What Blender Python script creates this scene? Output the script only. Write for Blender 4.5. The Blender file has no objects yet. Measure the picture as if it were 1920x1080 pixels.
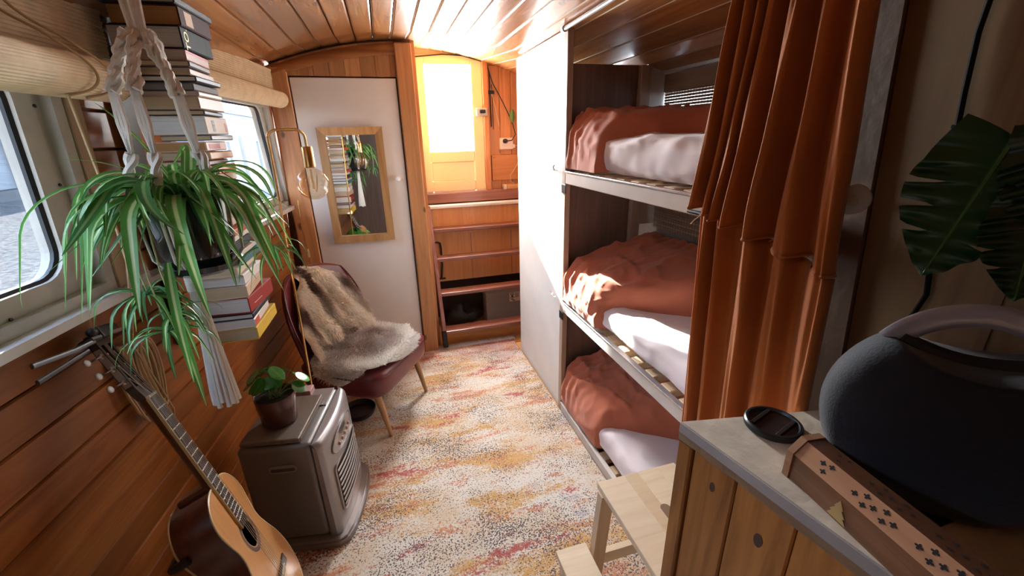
import bpy, bmesh, math, random
from mathutils import Vector, Matrix, noise
R = random.Random(7)
V = Vector
sc = bpy.context.scene
COL = sc.collection

# ------------------------------------------------------------------ camera, world, sun, exposure
cam_d = bpy.data.cameras.new('camera')
cam_d.sensor_width = 36.0
cam_d.lens = 785.0 / 1920 * 36
cam_d.clip_start = 0.02
cam_d.dof.use_dof = False
cam = bpy.data.objects.new('camera', cam_d)
COL.objects.link(cam)
Wr = V((0.959, -0.282, -0.022)); Wd = V((-0.116, -0.322, -0.940)); Wf = V((0.258, 0.904, -0.342))
Wf.normalize(); Wr = (Wr - Wf * Wr.dot(Wf)).normalized(); Wd = Wf.cross(Wr)
cm = Matrix.Identity(4)
for i in range(3):
    cm[i][0] = Wr[i]; cm[i][1] = -Wd[i]; cm[i][2] = -Wf[i]
cm[0][3], cm[1][3], cm[2][3] = 0, 0, 1.55
cam.matrix_world = cm
sc.camera = cam

w = bpy.data.worlds.new('sky'); sc.world = w; w.use_nodes = True
wn = w.node_tree.nodes; wl = w.node_tree.links
bg = wn['Background']
tcw = wn.new('ShaderNodeTexCoord'); sx = wn.new('ShaderNodeSeparateXYZ'); rp = wn.new('ShaderNodeValToRGB')
wl.new(tcw.outputs['Generated'], sx.inputs[0]); wl.new(sx.outputs['Z'], rp.inputs[0]); wl.new(rp.outputs[0], bg.inputs[0])
rp.color_ramp.elements[0].position = 0.0; rp.color_ramp.elements[0].color = (0.86, 0.92, 1, 1)
rp.color_ramp.elements[1].position = 0.9; rp.color_ramp.elements[1].color = (0.45, 0.65, 1, 1)
bg.inputs[1].default_value = 5.5

sun_d = bpy.data.lights.new('sun', 'SUN'); sun_d.energy = 34; sun_d.angle = 0.012; sun_d.color = (1, 0.93, 0.82)
sun = bpy.data.objects.new('sun', sun_d); COL.objects.link(sun)
AZ, EL = math.radians(13), math.radians(26)
sd = V((math.sin(AZ) * math.cos(EL), -math.cos(AZ) * math.cos(EL), -math.sin(EL)))
sun.rotation_euler = sd.to_track_quat('-Z', 'Y').to_euler()

def area(name, loc, aim, sx_, sy_, power, color):
    d = bpy.data.lights.new(name, 'AREA'); d.shape = 'RECTANGLE'; d.size = sx_; d.size_y = sy_; d.energy = power; d.color = color
    o = bpy.data.objects.new(name, d); COL.objects.link(o); o.location = loc
    o.rotation_euler = (V(aim) - V(loc)).to_track_quat('-Z', 'Y').to_euler()
    return o
area('door_daylight', (0.56, 3.72, 1.80), (0.50, 1.0, 1.25), 0.62, 0.85, 150, (1, 0.97, 0.93))

sc.view_settings.view_transform = 'Standard'
sc.view_settings.look = 'None'
sc.view_settings.exposure = 1.0
sc.view_settings.gamma = 1.0
sc.view_settings.use_curve_mapping = False

# ------------------------------------------------------------------ mesh builder
class MB:
    def __init__(s): s.v = []; s.f = []; s.c = None; s.uv = None
    def add(s, vs, fs):
        n = len(s.v); s.v += [V(p) for p in vs]; s.f += [tuple(i + n for i in f) for f in fs]; return n
    def quad(s, *p): s.add(p, [tuple(range(len(p)))]); return s
    def box(s, lo, hi, bev=0.0, seg=1, M=None):
        lo = V(lo); hi = V(hi)
        if bev <= 0:
            vs = [V((x, y, z)) for z in (lo.z, hi.z) for y in (lo.y, hi.y) for x in (lo.x, hi.x)]
            fs = [(0, 2, 3, 1), (4, 5, 7, 6), (0, 1, 5, 4), (2, 6, 7, 3), (0, 4, 6, 2), (1, 3, 7, 5)]
        else:
            bm = bmesh.new(); bmesh.ops.create_cube(bm, size=1)
            d = hi - lo; c = (hi + lo) / 2
            for q in bm.verts: q.co = V((q.co.x * d.x, q.co.y * d.y, q.co.z * d.z)) + c
            bmesh.ops.bevel(bm, geom=bm.edges[:], offset=min(bev, min(d) * .49), segments=seg, affect='EDGES', profile=0.5)
            bm.verts.index_update()
            vs = [q.co.copy() for q in bm.verts]; fs = [tuple(q.index for q in f.verts) for f in bm.faces]; bm.free()
        if M is not None: vs = [M @ p for p in vs]
        s.add(vs, fs); return s
    def tube(s, pts, r, n=8, caps=True, flat=1.0):
        pts = [V(p) for p in pts]; m = len(pts)
        rr = r if callable(r) else (lambda t: r)
        prev = None; vs = []
        for i, p in enumerate(pts):
            t = (pts[min(i + 1, m - 1)] - pts[max(i - 1, 0)])
            t = t.normalized() if t.length > 1e-9 else V((0, 0, 1))
            if prev is None:
                a = V((0, 0, 1)) if abs(t.z) < .9 else V((1, 0, 0)); u = (a - t * a.dot(t)).normalized()
            else:
                u = (prev - t * prev.dot(t)); u = u.normalized() if u.length > 1e-6 else V((1, 0, 0))
            prev = u; b = t.cross(u); q = rr(i / max(m - 1, 1))
            for k in range(n):
                an = 2 * math.pi * k / n
                vs.append(p + u * math.cos(an) * q + b * math.sin(an) * q * flat)
        fs = [(i * n + k, i * n + (k + 1) % n, (i + 1) * n + (k + 1) % n, (i + 1) * n + k) for i in range(m - 1) for k in range(n)]
        if caps: fs += [tuple(reversed(range(n))), tuple(range((m - 1) * n, m * n))]
        s.add(vs, fs); return s
    def lathe(s, prof, c=(0, 0, 0), n=24, M=None):
        c = V(c); vs = []; m = len(prof)
        for (r, z) in prof:
            for k in range(n):
                a = 2 * math.pi * k / n; vs.append(V((r * math.cos(a), r * math.sin(a), z)))
        fs = [(i * n + k, i * n + (k + 1) % n, (i + 1) * n + (k + 1) % n, (i + 1) * n + k) for i in range(m - 1) for k in range(n)]
        if prof[0][0] > 1e-6: fs.append(tuple(reversed(range(n))))
        if prof[-1][0] > 1e-6: fs.append(tuple(range((m - 1) * n, m * n)))
        vs = [(M @ p if M is not None else p + c) for p in vs]
        s.add(vs, fs); return s
    def prism(s, poly, d0, d1, fr):
        # poly in 2D, fr(a, b, d) -> point
        n = len(poly); vs = [fr(a, b, d0) for a, b in poly] + [fr(a, b, d1) for a, b in poly]
        fs = [tuple(reversed(range(n))), tuple(range(n, 2 * n))] + [(i, (i + 1) % n, n + (i + 1) % n, n + i) for i in range(n)]
        s.add(vs, fs); return s
    def ring(s, outer, inner, d0, d1, fr):
        n = len(outer); vs = []
        for d in (d0, d1):
            vs += [fr(a, b, d) for a, b in outer] + [fr(a, b, d) for a, b in inner]
        fs = []
        for i in range(n):
            j = (i + 1) % n
            fs += [(i, n + i, n + j, j), (2 * n + i, 2 * n + j, 3 * n + j, 3 * n + i), (i, j, 2 * n + j, 2 * n + i), (n + i, 3 * n + i, 3 * n + j, n + j)]
        s.add(vs, fs); return s
    def grid(s, fn, nu, nv, wu=False, wv=False):
        vs = [fn(i / (nu if wu else nu - 1), j / (nv if wv else nv - 1)) for i in range(nu) for j in range(nv)]
        fs = []
        for i in range(nu if wu else nu - 1):
            for j in range(nv if wv else nv - 1):
                i2 = (i + 1) % nu; j2 = (j + 1) % nv
                fs.append((i * nv + j, i2 * nv + j, i2 * nv + j2, i * nv + j2))
        s.add(vs, fs); return s
    def xf(s, M): s.v = [M @ p for p in s.v]; return s

WM = {}
def mk(name, mb, mat, parent=None, smooth=False, angle=35, kind=None, label=None):
    me = bpy.data.meshes.new(name)
    vs = mb.v
    if parent is not None and parent in WM:
        inv = WM[parent].inverted(); vs = [inv @ p for p in vs]
    me.from_pydata([tuple(p) for p in vs], [], mb.f)
    bm = bmesh.new(); bm.from_mesh(me); bmesh.ops.recalc_face_normals(bm, faces=bm.faces[:]); bm.to_mesh(me); bm.free()
    if mb.uv:
        ul = me.uv_layers.new(name='uv')
        for li, l in enumerate(me.loops): ul.data[li].uv = mb.uv[l.vertex_index]
    if mb.c:
        ca = me.color_attributes.new('col', 'FLOAT_COLOR', 'POINT')
        for i, c in enumerate(mb.c): ca.data[i].color = (*c, 1)
    if smooth:
        me.shade_smooth()
        try: me.set_sharp_from_angle(angle=math.radians(angle))
        except Exception: pass
    me.materials.append(mat)
    o = bpy.data.objects.new(name, me); COL.objects.link(o)
    if parent is not None:
        o.parent = parent
        WM[o] = WM.get(parent, Matrix.Identity(4))
    else: WM[o] = Matrix.Identity(4)
    if kind: o['kind'] = kind
    if label: o['label'] = label
    return o
def thing(name, label, cat, loc=(0, 0, 0), group=None, M=None):
    o = bpy.data.objects.new(name, None); COL.objects.link(o); o.empty_display_size = .05
    if M is None: M = Matrix.Translation(V(loc))
    o.matrix_world = M; WM[o] = M.copy()
    o['label'] = label; o['category'] = cat
    if group: o['group'] = group
    return o
def tag(o, label, cat, group=None):
    o['label'] = label; o['category'] = cat
    if group: o['group'] = group
    return o
def struct(name, mb, mat, parent=None, **k):
    o = mk(name, mb, mat, parent, **k)
    if parent is None: o['kind'] = 'structure'
    return o
def dup(o, off=(0, 0, 0)):
    c = o.copy(); COL.objects.link(c); c.location = o.location + V(off); return c

# ------------------------------------------------------------------ materials
MATS = {}
def _base(name):
    m = bpy.data.materials.new(name); m.use_nodes = True
    return m, m.node_tree.nodes, m.node_tree.links, m.node_tree.nodes['Principled BSDF']
def plain(name, col, rough=.5, metal=0, bump=0, bscale=60, coat=0, spec=.5, sheen=0, var=0.0, vscale=8):
    if name in MATS: return MATS[name]
    m, n, l, b = _base(name)
    b.inputs['Base Color'].default_value = (*col, 1); b.inputs['Roughness'].default_value = rough; b.inputs['Metallic'].default_value = metal
    b.inputs['Coat Weight'].default_value = coat; b.inputs['Coat Roughness'].default_value = .08
    b.inputs['Specular IOR Level'].default_value = spec; b.inputs['Sheen Weight'].default_value = sheen
    tc = n.new('ShaderNodeTexCoord')
    if var:
        nz = n.new('ShaderNodeTexNoise'); nz.inputs['Scale'].default_value = vscale; nz.inputs['Detail'].default_value = 6
        l.new(tc.outputs['Object'], nz.inputs['Vector'])
        r = n.new('ShaderNodeValToRGB'); r.color_ramp.elements[0].position = .3; r.color_ramp.elements[1].position = .72
        r.color_ramp.elements[0].color = (*[c * (1 - var) for c in col], 1); r.color_ramp.elements[1].color = (*[min(1, c * (1 + var)) for c in col], 1)
        l.new(nz.outputs[0], r.inputs[0]); l.new(r.outputs[0], b.inputs['Base Color'])
    if bump:
        nz = n.new('ShaderNodeTexNoise'); nz.inputs['Scale'].default_value = bscale; nz.inputs['Detail'].default_value = 4
        l.new(tc.outputs['Object'], nz.inputs['Vector'])
        bp = n.new('ShaderNodeBump'); bp.inputs['Strength'].default_value = bump; bp.inputs['Distance'].default_value = .01
        l.new(nz.outputs[0], bp.inputs['Height']); l.new(bp.outputs[0], b.inputs['Normal'])
    MATS[name] = m; return m
def wood(name, light, dark, axis=0, rough=.4, coat=0, knots=.5, grain=14, var=.25, knotcol=None):
    if name in MATS: return MATS[name]
    m, n, l, b = _base(name)
    tc = n.new('ShaderNodeTexCoord'); oi = n.new('ShaderNodeObjectInfo')
    ml = n.new('ShaderNodeVectorMath'); ml.operation = 'SCALE'; ml.inputs[0].default_value = (7.3, 5.1, 9.7)
    l.new(oi.outputs['Random'], ml.inputs['Scale'])
    ad = n.new('ShaderNodeVectorMath'); l.new(tc.outputs['Object'], ad.inputs[0]); l.new(ml.outputs[0], ad.inputs[1])
    mp = n.new('ShaderNodeMapping'); s = [grain] * 3; s[axis] = grain * .07; mp.inputs['Scale'].default_value = s
    l.new(ad.outputs[0], mp.inputs['Vector'])
    nz = n.new('ShaderNodeTexNoise'); nz.inputs['Scale'].default_value = 1.6; nz.inputs['Detail'].default_value = 7; nz.inputs['Roughness'].default_value = .62; nz.inputs['Distortion'].default_value = 1.1
    l.new(mp.outputs[0], nz.inputs['Vector'])
    r = n.new('ShaderNodeValToRGB'); e = r.color_ramp.elements; e[0].position = .3; e[0].color = (*dark, 1); e[1].position = .62; e[1].color = (*light, 1)
    l.new(nz.outputs[0], r.inputs[0])
    # per-piece tone
    hv = n.new('ShaderNodeHueSaturation'); mr = n.new('ShaderNodeMapRange'); mr.inputs['To Min'].default_value = 1 - var; mr.inputs['To Max'].default_value = 1 + var * .7
    l.new(oi.outputs['Random'], mr.inputs[0]); l.new(mr.outputs[0], hv.inputs['Value']); l.new(r.outputs[0], hv.inputs['Color'])
    out = hv.outputs[0]
    if knots > 0:
        mp2 = n.new('ShaderNodeMapping'); s2 = [6.6] * 3; s2[axis] = 3.4; mp2.inputs['Scale'].default_value = s2
        l.new(ad.outputs[0], mp2.inputs['Vector'])
        vo = n.new('ShaderNodeTexVoronoi'); vo.inputs['Scale'].default_value = 1.15
        l.new(mp2.outputs[0], vo.inputs['Vector'])
        nd = n.new('ShaderNodeTexNoise'); nd.inputs['Scale'].default_value = 30; l.new(ad.outputs[0], nd.inputs['Vector'])
        mm = n.new('ShaderNodeMath'); mm.operation = 'MULTIPLY_ADD'; mm.inputs[1].default_value = .06; l.new(nd.outputs[0], mm.inputs[0]); l.new(vo.outputs['Distance'], mm.inputs[2])
        kr = n.new('ShaderNodeValToRGB'); k = kr.color_ramp.elements; k[0].position = .090; k[0].color = (1, 1, 1, 1); k[1].position = .145; k[1].color = (0, 0, 0, 1)
        l.new(mm.outputs[0], kr.inputs[0])
        mx = n.new('ShaderNodeMix'); mx.data_type = 'RGBA'; kc = knotcol or tuple(c * .28 for c in dark)
        fm = n.new('ShaderNodeMath'); fm.operation = 'MULTIPLY'; fm.inputs[1].default_value = knots; l.new(kr.outputs[0], fm.inputs[0])
        l.new(fm.outputs[0], mx.inputs[0]); l.new(out, mx.inputs[6]); mx.inputs[7].default_value = (*kc, 1); out = mx.outputs[2]
    l.new(out, b.inputs['Base Color'])
    b.inputs['Roughness'].default_value = rough; b.inputs['Coat Weight'].default_value = coat; b.inputs['Coat Roughness'].default_value = .12
    bp = n.new('ShaderNodeBump'); bp.inputs['Strength'].default_value = .12; bp.inputs['Distance'].default_value = .004
    l.new(nz.outputs[0], bp.inputs['Height']); l.new(bp.outputs[0], b.inputs['Normal'])
    MATS[name] = m; return m
def attrcol(name, rough=.8, sheen=.3, trans=0):
    m, n, l, b = _base(name)
    a = n.new('ShaderNodeAttribute'); a.attribute_name = 'col'
    l.new(a.outputs['Color'], b.inputs['Base Color']); b.inputs['Roughness'].default_value = rough; b.inputs['Sheen Weight'].default_value = sheen
    b.inputs['Specular IOR Level'].default_value = .2
    return m
def leafmat(name, edge, mid, under, rough=.35, stripe=.22, trans=.25):
    m, n, l, b = _base(name)
    uv = n.new('ShaderNodeUVMap'); sp = n.new('ShaderNodeSeparateXYZ'); l.new(uv.outputs[0], sp.inputs[0])
    s = n.new('ShaderNodeMath'); s.operation = 'SUBTRACT'; s.inputs[1].default_value = .5; l.new(sp.outputs[0], s.inputs[0])
    ab = n.new('ShaderNodeMath'); ab.operation = 'ABSOLUTE'; l.new(s.outputs[0], ab.inputs[0])
    r = n.new('ShaderNodeValToRGB'); e = r.color_ramp.elements; e[0].position = stripe * .5; e[0].color = (*mid, 1); e[1].position = stripe; e[1].color = (*edge, 1)
    l.new(ab.outputs[0], r.inputs[0]); 
    tc = n.new('ShaderNodeTexCoord'); nz = n.new('ShaderNodeTexNoise'); nz.inputs['Scale'].default_value = 9; l.new(tc.outputs['Object'], nz.inputs[0])
    hv = n.new('ShaderNodeHueSaturation'); mr = n.new('ShaderNodeMapRange'); mr.inputs['To Min'].default_value = .6; mr.inputs['To Max'].default_value = 1.4
    l.new(nz.outputs[0], mr.inputs[0]); l.new(mr.outputs[0], hv.inputs['Value']); l.new(r.outputs[0], hv.inputs['Color'])
    l.new(hv.outputs[0], b.inputs['Base Color']); b.inputs['Roughness'].default_value = rough
    tr = n.new('ShaderNodeBsdfTranslucent'); l.new(hv.outputs[0], tr.inputs[0])
    mx = n.new('ShaderNodeMixShader'); mx.inputs[0].default_value = trans
    l.new(b.outputs[0], mx.inputs[1]); l.new(tr.outputs[0], mx.inputs[2]); l.new(mx.outputs[0], n['Material Output'].inputs[0])
    return m
def cloth(name, col, rough=.85, trans=0.0, weave=600, bump=.15, dark=.8):
    m, n, l, b = _base(name)
    tc = n.new('ShaderNodeTexCoord'); nz = n.new('ShaderNodeTexNoise'); nz.inputs['Scale'].default_value = 5; nz.inputs['Detail'].default_value = 5
    l.new(tc.outputs['Object'], nz.inputs[0])
    r = n.new('ShaderNodeValToRGB'); r.color_ramp.elements[0].position = .3; r.color_ramp.elements[1].position = .7
    r.color_ramp.elements[0].color = (*[c * dark for c in col], 1); r.color_ramp.elements[1].color = (*col, 1)
    l.new(nz.outputs[0], r.inputs[0]); l.new(r.outputs[0], b.inputs['Base Color']); b.inputs['Roughness'].default_value = rough; b.inputs['Sheen Weight'].default_value = .25
    b.inputs['Specular IOR Level'].default_value = .2
    n2 = n.new('ShaderNodeTexNoise'); n2.inputs['Scale'].default_value = weave; l.new(tc.outputs['Object'], n2.inputs[0])
    bp = n.new('ShaderNodeBump'); bp.inputs['Strength'].default_value = bump; bp.inputs['Distance'].default_value = .002
    l.new(n2.outputs[0], bp.inputs['Height']); l.new(bp.outputs[0], b.inputs['Normal'])
    if trans:
        tr = n.new('ShaderNodeBsdfTranslucent'); l.new(r.outputs[0], tr.inputs[0]); mx = n.new('ShaderNodeMixShader'); mx.inputs[0].default_value = trans
        l.new(b.outputs[0], mx.inputs[1]); l.new(tr.outputs[0], mx.inputs[2]); l.new(mx.outputs[0], n['Material Output'].inputs[0])
    return m
def glassmat(name, tint=(1, 1, 1), refl=.06, dirt=0.0):
    m = bpy.data.materials.new(name); m.use_nodes = True; n = m.node_tree.nodes; l = m.node_tree.links
    n.remove(n['Principled BSDF'])
    t = n.new('ShaderNodeBsdfTransparent'); t.inputs[0].default_value = (*tint, 1)
    g = n.new('ShaderNodeBsdfGlossy'); g.inputs['Roughness'].default_value = .02
    lw = n.new('ShaderNodeLayerWeight'); lw.inputs[0].default_value = .25
    mr = n.new('ShaderNodeMapRange'); mr.inputs['To Min'].default_value = refl; mr.inputs['To Max'].default_value = .22
    l.new(lw.outputs['Fresnel'], mr.inputs[0])
    mx = n.new('ShaderNodeMixShader'); l.new(mr.outputs[0], mx.inputs[0]); l.new(t.outputs[0], mx.inputs[1]); l.new(g.outputs[0], mx.inputs[2])
    l.new(mx.outputs[0], n['Material Output'].inputs[0]); return m

PINE = wood('pine_wall', (.42, .145, .032), (.25, .07, .013), 0, .42, .1, .95)
PINEZ = wood('pine_upright', (.54, .25, .105), (.36, .145, .052), 2, .4, .1, .85)
PINEC = wood('pine_ceiling', (.50, .22, .075), (.30, .11, .032), 1, .26, .7, .8, grain=12)
PALE = wood('pale_timber', (.62, .46, .29), (.47, .32, .18), 1, .55, 0, .35, knotcol=(.2, .1, .05))
PALEZ = wood('pale_timber_upright', (.62, .45, .29), (.47, .32, .19), 2, .55, 0, .35)
MAHO = wood('mahogany', (.34, .14, .10), (.21, .08, .058), 0, .32, .3, 0)
PLYO = wood('orange_plywood', (.64, .29, .10), (.52, .21, .065), 2, .4, .2, .15)
PLYT = wood('tan_plywood', (.31, .19, .085), (.21, .12, .05), 2, .6, 0, .12, grain=7, var=.08)
VENR = wood('brown_veneer', (.20, .12, .09), (.14, .08, .06), 2, .5, 0, 0)
CABW = wood('cabinet_pine', (.47, .19, .042), (.23, .075, .014), 2, .45, .1, .0)
TOPW = plain('worktop_greywood', (.62, .55, .45), .6, bump=.3, bscale=30, var=.18, vscale=14)
WHITEP = plain('white_painted_panel', (.78, .76, .73), .5, var=.05, vscale=5)
GREYP = plain('grey_painted_door', (.76, .69, .64), .5, var=.06, vscale=3)
CREAM = plain('cream_yellow_paint', (.88, .72, .40), .4, coat=.2)
FRAMEW = plain('grey_white_frame', (.44, .41, .355), .5, var=.1, vscale=20)
RUBBER = plain('black_rubber', (.012, .012, .014), .5)
BRASS = plain('brass', (.78, .50, .20), .22, 1)
STEEL = plain('steel', (.62, .62, .64), .25, 1)
BLACKP = plain('black_plastic', (.012, .013, .015), .35)
CABLE = plain('black_cable_sheath', (.006, .006, .007), .75, spec=.2)
DARKM = plain('dark_metal', (.03, .03, .032), .4, .6)
GLASS = glassmat('window_glass', (.93, .97, 1))
BULBG = glassmat('bulb_glass', (.95, .86, .72), .12)

# ------------------------------------------------------------------ room shell
def zc(x, y=0):
    z = 2.069 + .1003 * x - .2217 * x * x if x < 1.2 else 2.069 + .1003 * 1.2 - .2217 * 1.44 - .22 * (x - 1.2)
    return z + .09 * max(0.0, y - 2.6)
WX0, WS, WL = -.62, .1, .05
def wx(y, z=1.18): return WX0 + WS * (y - 2.95) + WL * (z - 1.18)
TN = math.hypot(1, WS)
def WF(y, z, d):       # point on left wall: along y, height z, d metres into the room
    return V((wx(y, z) + d / TN, y - d * WS / TN, z))

fl = MB().box((-1.2, -1.7, -.06), (1.6, 4.0, -.004))
FLOORW = wood('floor_oak', (.72, .39, .14), (.58, .28, .085), 0, .35, .3, .1)
floor = struct('floor', fl, FLOORW)
for i in range(5):
    y0 = 2.88 + i * .122
    mk('floor_board', MB().box((.22, y0, -.004), (1.25, y0 + .1195, .002), .0015), FLOORW, floor)

# ceiling: one board after another, V-joints between
ceil_back = MB()
def cb(u, v):
    x = -1.0 + 2.6 * u; y = -1.7 + 5.4 * v
    return V((x, y, zc(x, y) + .022))
ceil_back.grid(cb, 27, 28)
CEILB = wood('ceiling_backing', (.20, .08, .03), (.13, .05, .02), 1, .6)
ceiling = struct('ceiling', ceil_back, CEILB)
LIT_GROOVE = plain('lit_groove_tint', (.86, .72, .55), .5)  # pale tint imitating window light on the left-facing side of each V-joint
bw = .096
x = -.94
while x < 1.5:
    b = MB(); ys = [-1.6, -.5, .5, 1.5, 2.0, 2.6, 2.95, 3.25, 3.56]
    x0, x1 = x + .0022, x + bw - .0022
    rows = []
    for y in ys:
        za, zb = zc(x0, y), zc(x1, y); c = .012
        rows.append([V((x0, y, za + .016)), V((x0, y, za + c)), V((x0 + .0022, y, za + .003)), V((x0 + .007, y, za)), V((x1 - .007, y, zb)), V((x1 - .0022, y, zb + .003)), V((x1, y, zb + c)), V((x1, y, zb + .016))])
    vs = [p for r in rows for p in r]; m = 8
    fs = [(i * m + k, i * m + (k + 1) % m, (i + 1) * m + (k + 1) % m, (i + 1) * m + k) for i in range(len(ys) - 1) for k in range(m)]
    fs += [tuple(range(m)), tuple(range((len(ys) - 1) * m, len(ys) * m))]
    b.add(vs, fs); ob = mk('ceiling_board', b, PINEC, ceiling); ob.data.materials.append(LIT_GROOVE)
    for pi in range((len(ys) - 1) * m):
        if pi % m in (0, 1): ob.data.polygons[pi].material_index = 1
    x += bw

# left wall
WMAT = Matrix.Identity(4)
tvec = V((WS, 1, 0)).normalized(); upv = V((WL, 0, 1)).normalized(); nv = tvec.cross(upv)
org = V((wx(0, 0), 0, 0))
for i in range(3): WMAT[i][0] = tvec[i]; WMAT[i][1] = -nv[i]; WMAT[i][2] = upv[i]; WMAT[i][3] = org[i]
# wall root holds its frame so planks keep grain along their length
back = MB()
for (y0, y1, z0, z1) in ((-1.7, 3.2, -.05, 1.14), (-1.7, 3.2, 1.745, 2.2), (1.44, 1.80, 1.14, 1.745), (2.985, 3.2, 1.14, 1.745), (-1.7, .28, 1.14, 1.745)):
    back.prism([(y0, z0), (y1, z0), (y1, z1), (y0, z1)], -.05, -.018, WF)
me = bpy.data.meshes.new('wall_left'); inv = WMAT.inverted()
me.from_pydata([tuple(inv @ p) for p in back.v], [], back.f); me.materials.append(CEILB)
wall_left = bpy.data.objects.new('wall_left', me); COL.objects.link(wall_left); wall_left.matrix_world = WMAT; WM[wall_left] = WMAT.copy(); wall_left['kind'] = 'structure'
def wplank(y0, y1, z0, z1, name='plank'):
    c = .003
    b = MB(); pr = [(0, z0), (.012, z0), (.018, z0 + c), (.018, z1 - c), (.012, z1), (0, z1)]
    vs = [WF(y, z, d - .018) for y in (y0, y1) for d, z in pr]; m = 6
    fs = [(k, (k + 1) % m, m + (k + 1) % m, m + k) for k in range(m)] + [tuple(range(m)), tuple(range(m, 2 * m))]
    b.add(vs, fs); return mk(name, b, PINE, wall_left)
ph = .1045
for i in range(11):
    wplank(-1.6, 2.945, i * ph, (i + 1) * ph - .004)
for i in range(6):
    wplank(1.435, 1.81, 1.145 + i * .1, 1.145 + (i + 1) * .1 - .004)
for i in range(6):
    wplank(-1.6, .275, 1.145 + i * .1, 1.145 + (i + 1) * .1 - .004)
for i in range(3):
    wplank(-1.6, 2.945, 1.75 + i * .1, 1.75 + (i + 1) * .1 - .004)
b = MB().prism([(2.955, 1.18), (2.955, 1.75), (2.86, 1.75)], -.018, .0, WF); mk('corner_fillet', b, PINE, wall_left)

def rpoly(pts, rad, seg=6):
    out = []; n = len(pts)
    for i in range(n):
        p = V((*pts[i], 0)); a = V((*pts[i - 1], 0)); c = V((*pts[(i + 1) % n], 0))
        da = (a - p).normalized(); dc = (c - p).normalized()
        ang = da.angle(dc); t = rad / math.tan(ang / 2); q = p + (da + dc).normalized() * (rad / math.sin(ang / 2))
        s0 = p + da * t - q; s1 = p + dc * t - q
        for k in range(seg + 1):
            f = k / seg; v_ = (s0 * (1 - f) + s1 * f).normalized() * rad
            out.append(((q + v_).x, (q + v_).y))
    return out
def window(n_, outer, glass, rad=.06):
    root_mb = MB()
    o = rpoly(outer, .004); g = rpoly(glass, rad); g2 = rpoly(glass, rad)
    root_mb.ring(o, g, -.06, -.012, WF)
    r = struct('window_%d' % n_, root_mb, FRAMEW)
    m = MB()
    # raised outer moulding
    cx_ = sum(p[0] for p in outer) / 4; cz_ = sum(p[1] for p in outer) / 4
    def sh(poly, d): return [(cx_ + (a - cx_) * (1 - d / abs(a - cx_) if abs(a - cx_) > 1e-6 else 1), cz_ + (b_ - cz_) * (1 - d / abs(b_ - cz_))) for a, b_ in poly]
    m.ring(rpoly(outer, .004), rpoly(sh(outer, .032), .004), -.012, .014, WF)
    mk('frame_moulding', m, FRAMEW, r)
    k = MB(); pts = [WF(a, b_, -.03) for a, b_ in g]; pts.append(pts[0]); pts.append(pts[1])
    k.tube(pts, .009, 6, False); mk('rubber_gasket', k, RUBBER, r, smooth=True)
    p = MB().prism(g, -.04, -.036, WF); mk('pane', p, GLASS, r)
    return r
w1 = window(1, [(.28, 1.165), (1.385, 1.165), (1.385, 1.76), (.28, 1.76)], [(.36, 1.245), (1.285, 1.245), (1.285, 1.72), (.36, 1.72)], .07)
mk('reveal_board', MB().prism([(1.388, 1.17), (1.432, 1.17), (1.432, 1.76), (1.388, 1.76)], -.02, .02, WF), PALEZ, w1)
sc_ = MB()
for (yy, zz) in ((1.335, 1.26), (1.335, 1.46), (1.335, 1.64), (1.1, 1.20), (.8, 1.20)):
    sc_.lathe([(.004, 0), (.004, .003), (.0, .004)], n=8, M=Matrix.Translation(WF(yy, zz, -.011)) @ Matrix.Rotation(math.pi / 2, 4, 'Y'))
mk('frame_screws', sc_, DARKM, w1)
w2 = window(2, [(1.81, 1.165), (2.98, 1.165), (2.85, 1.76), (1.81, 1.76)], [(1.89, 1.235), (2.925, 1.235), (2.78, 1.73), (1.89, 1.73)], .06)
SILL = plain('sill_paint', (.62, .60, .58), .3, coat=.3, var=.1, vscale=15)
sl = MB().prism([(-1.6, 1.145), (2.94, 1.145), (2.94, 1.168), (-1.6, 1.168)], -.015, .048, WF)
struct('trim_1', sl, SILL)

# bulkhead at y=2.95
bk = struct('wall_far', MB().prism([(-.72, 0), (-.63, 1.15), (-.575, 1.9), (-.57, 2.12), (.235, 2.12), (.235, 0)], 2.985, 3.0, lambda a, b_, d: V((a, d, b_))), CEILB)
# header boards above the closet door, tops following the ceiling
x = -.60
while x < .13:
    x1 = min(x + .088, .135)
    b = MB(); b.add([V((x, 2.952, 1.905)), V((x1 - .002, 2.952, 1.905)), V((x1 - .002, 2.952, zc(x1) + .02)), V((x, 2.952, zc(x) + .02)),
                     V((x, 2.985, 1.905)), V((x1 - .002, 2.985, 1.905)), V((x1 - .002, 2.985, zc(x1) + .02)), V((x, 2.985, zc(x) + .02))],
                    [(0, 1, 2, 3), (7, 6, 5, 4), (0, 4, 5, 1), (1, 5, 6, 2), (2, 6, 7, 3), (3, 7, 4, 0)])
    mk('header_board', b, PINEZ, bk); x = x1
tb = MB()
def tbf(u, v):
    x = -.62 + .80 * u; a = 2 * math.pi * v
    return V((x, 2.945 + .008 * math.cos(a), zc(x) - .022 + .03 * math.sin(a)))
tb.grid(tbf, 14, 8, False, True); mk('ceiling_moulding', tb, PINE, bk, smooth=True)
b = MB().box((-.595, 2.938, 0), (-.478, 2.985, 1.95), .006); mk('door_stile', b, PINEZ, bk)
b = MB().box((.135, 2.925, 0), (.237, 3.01, 2.09), .006); mk('door_post', b, PINEZ, bk)
struct('baseboard_far', MB().box((-.47, 2.925, .014), (.13, 2.94, .05), .003), PINE)
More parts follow.
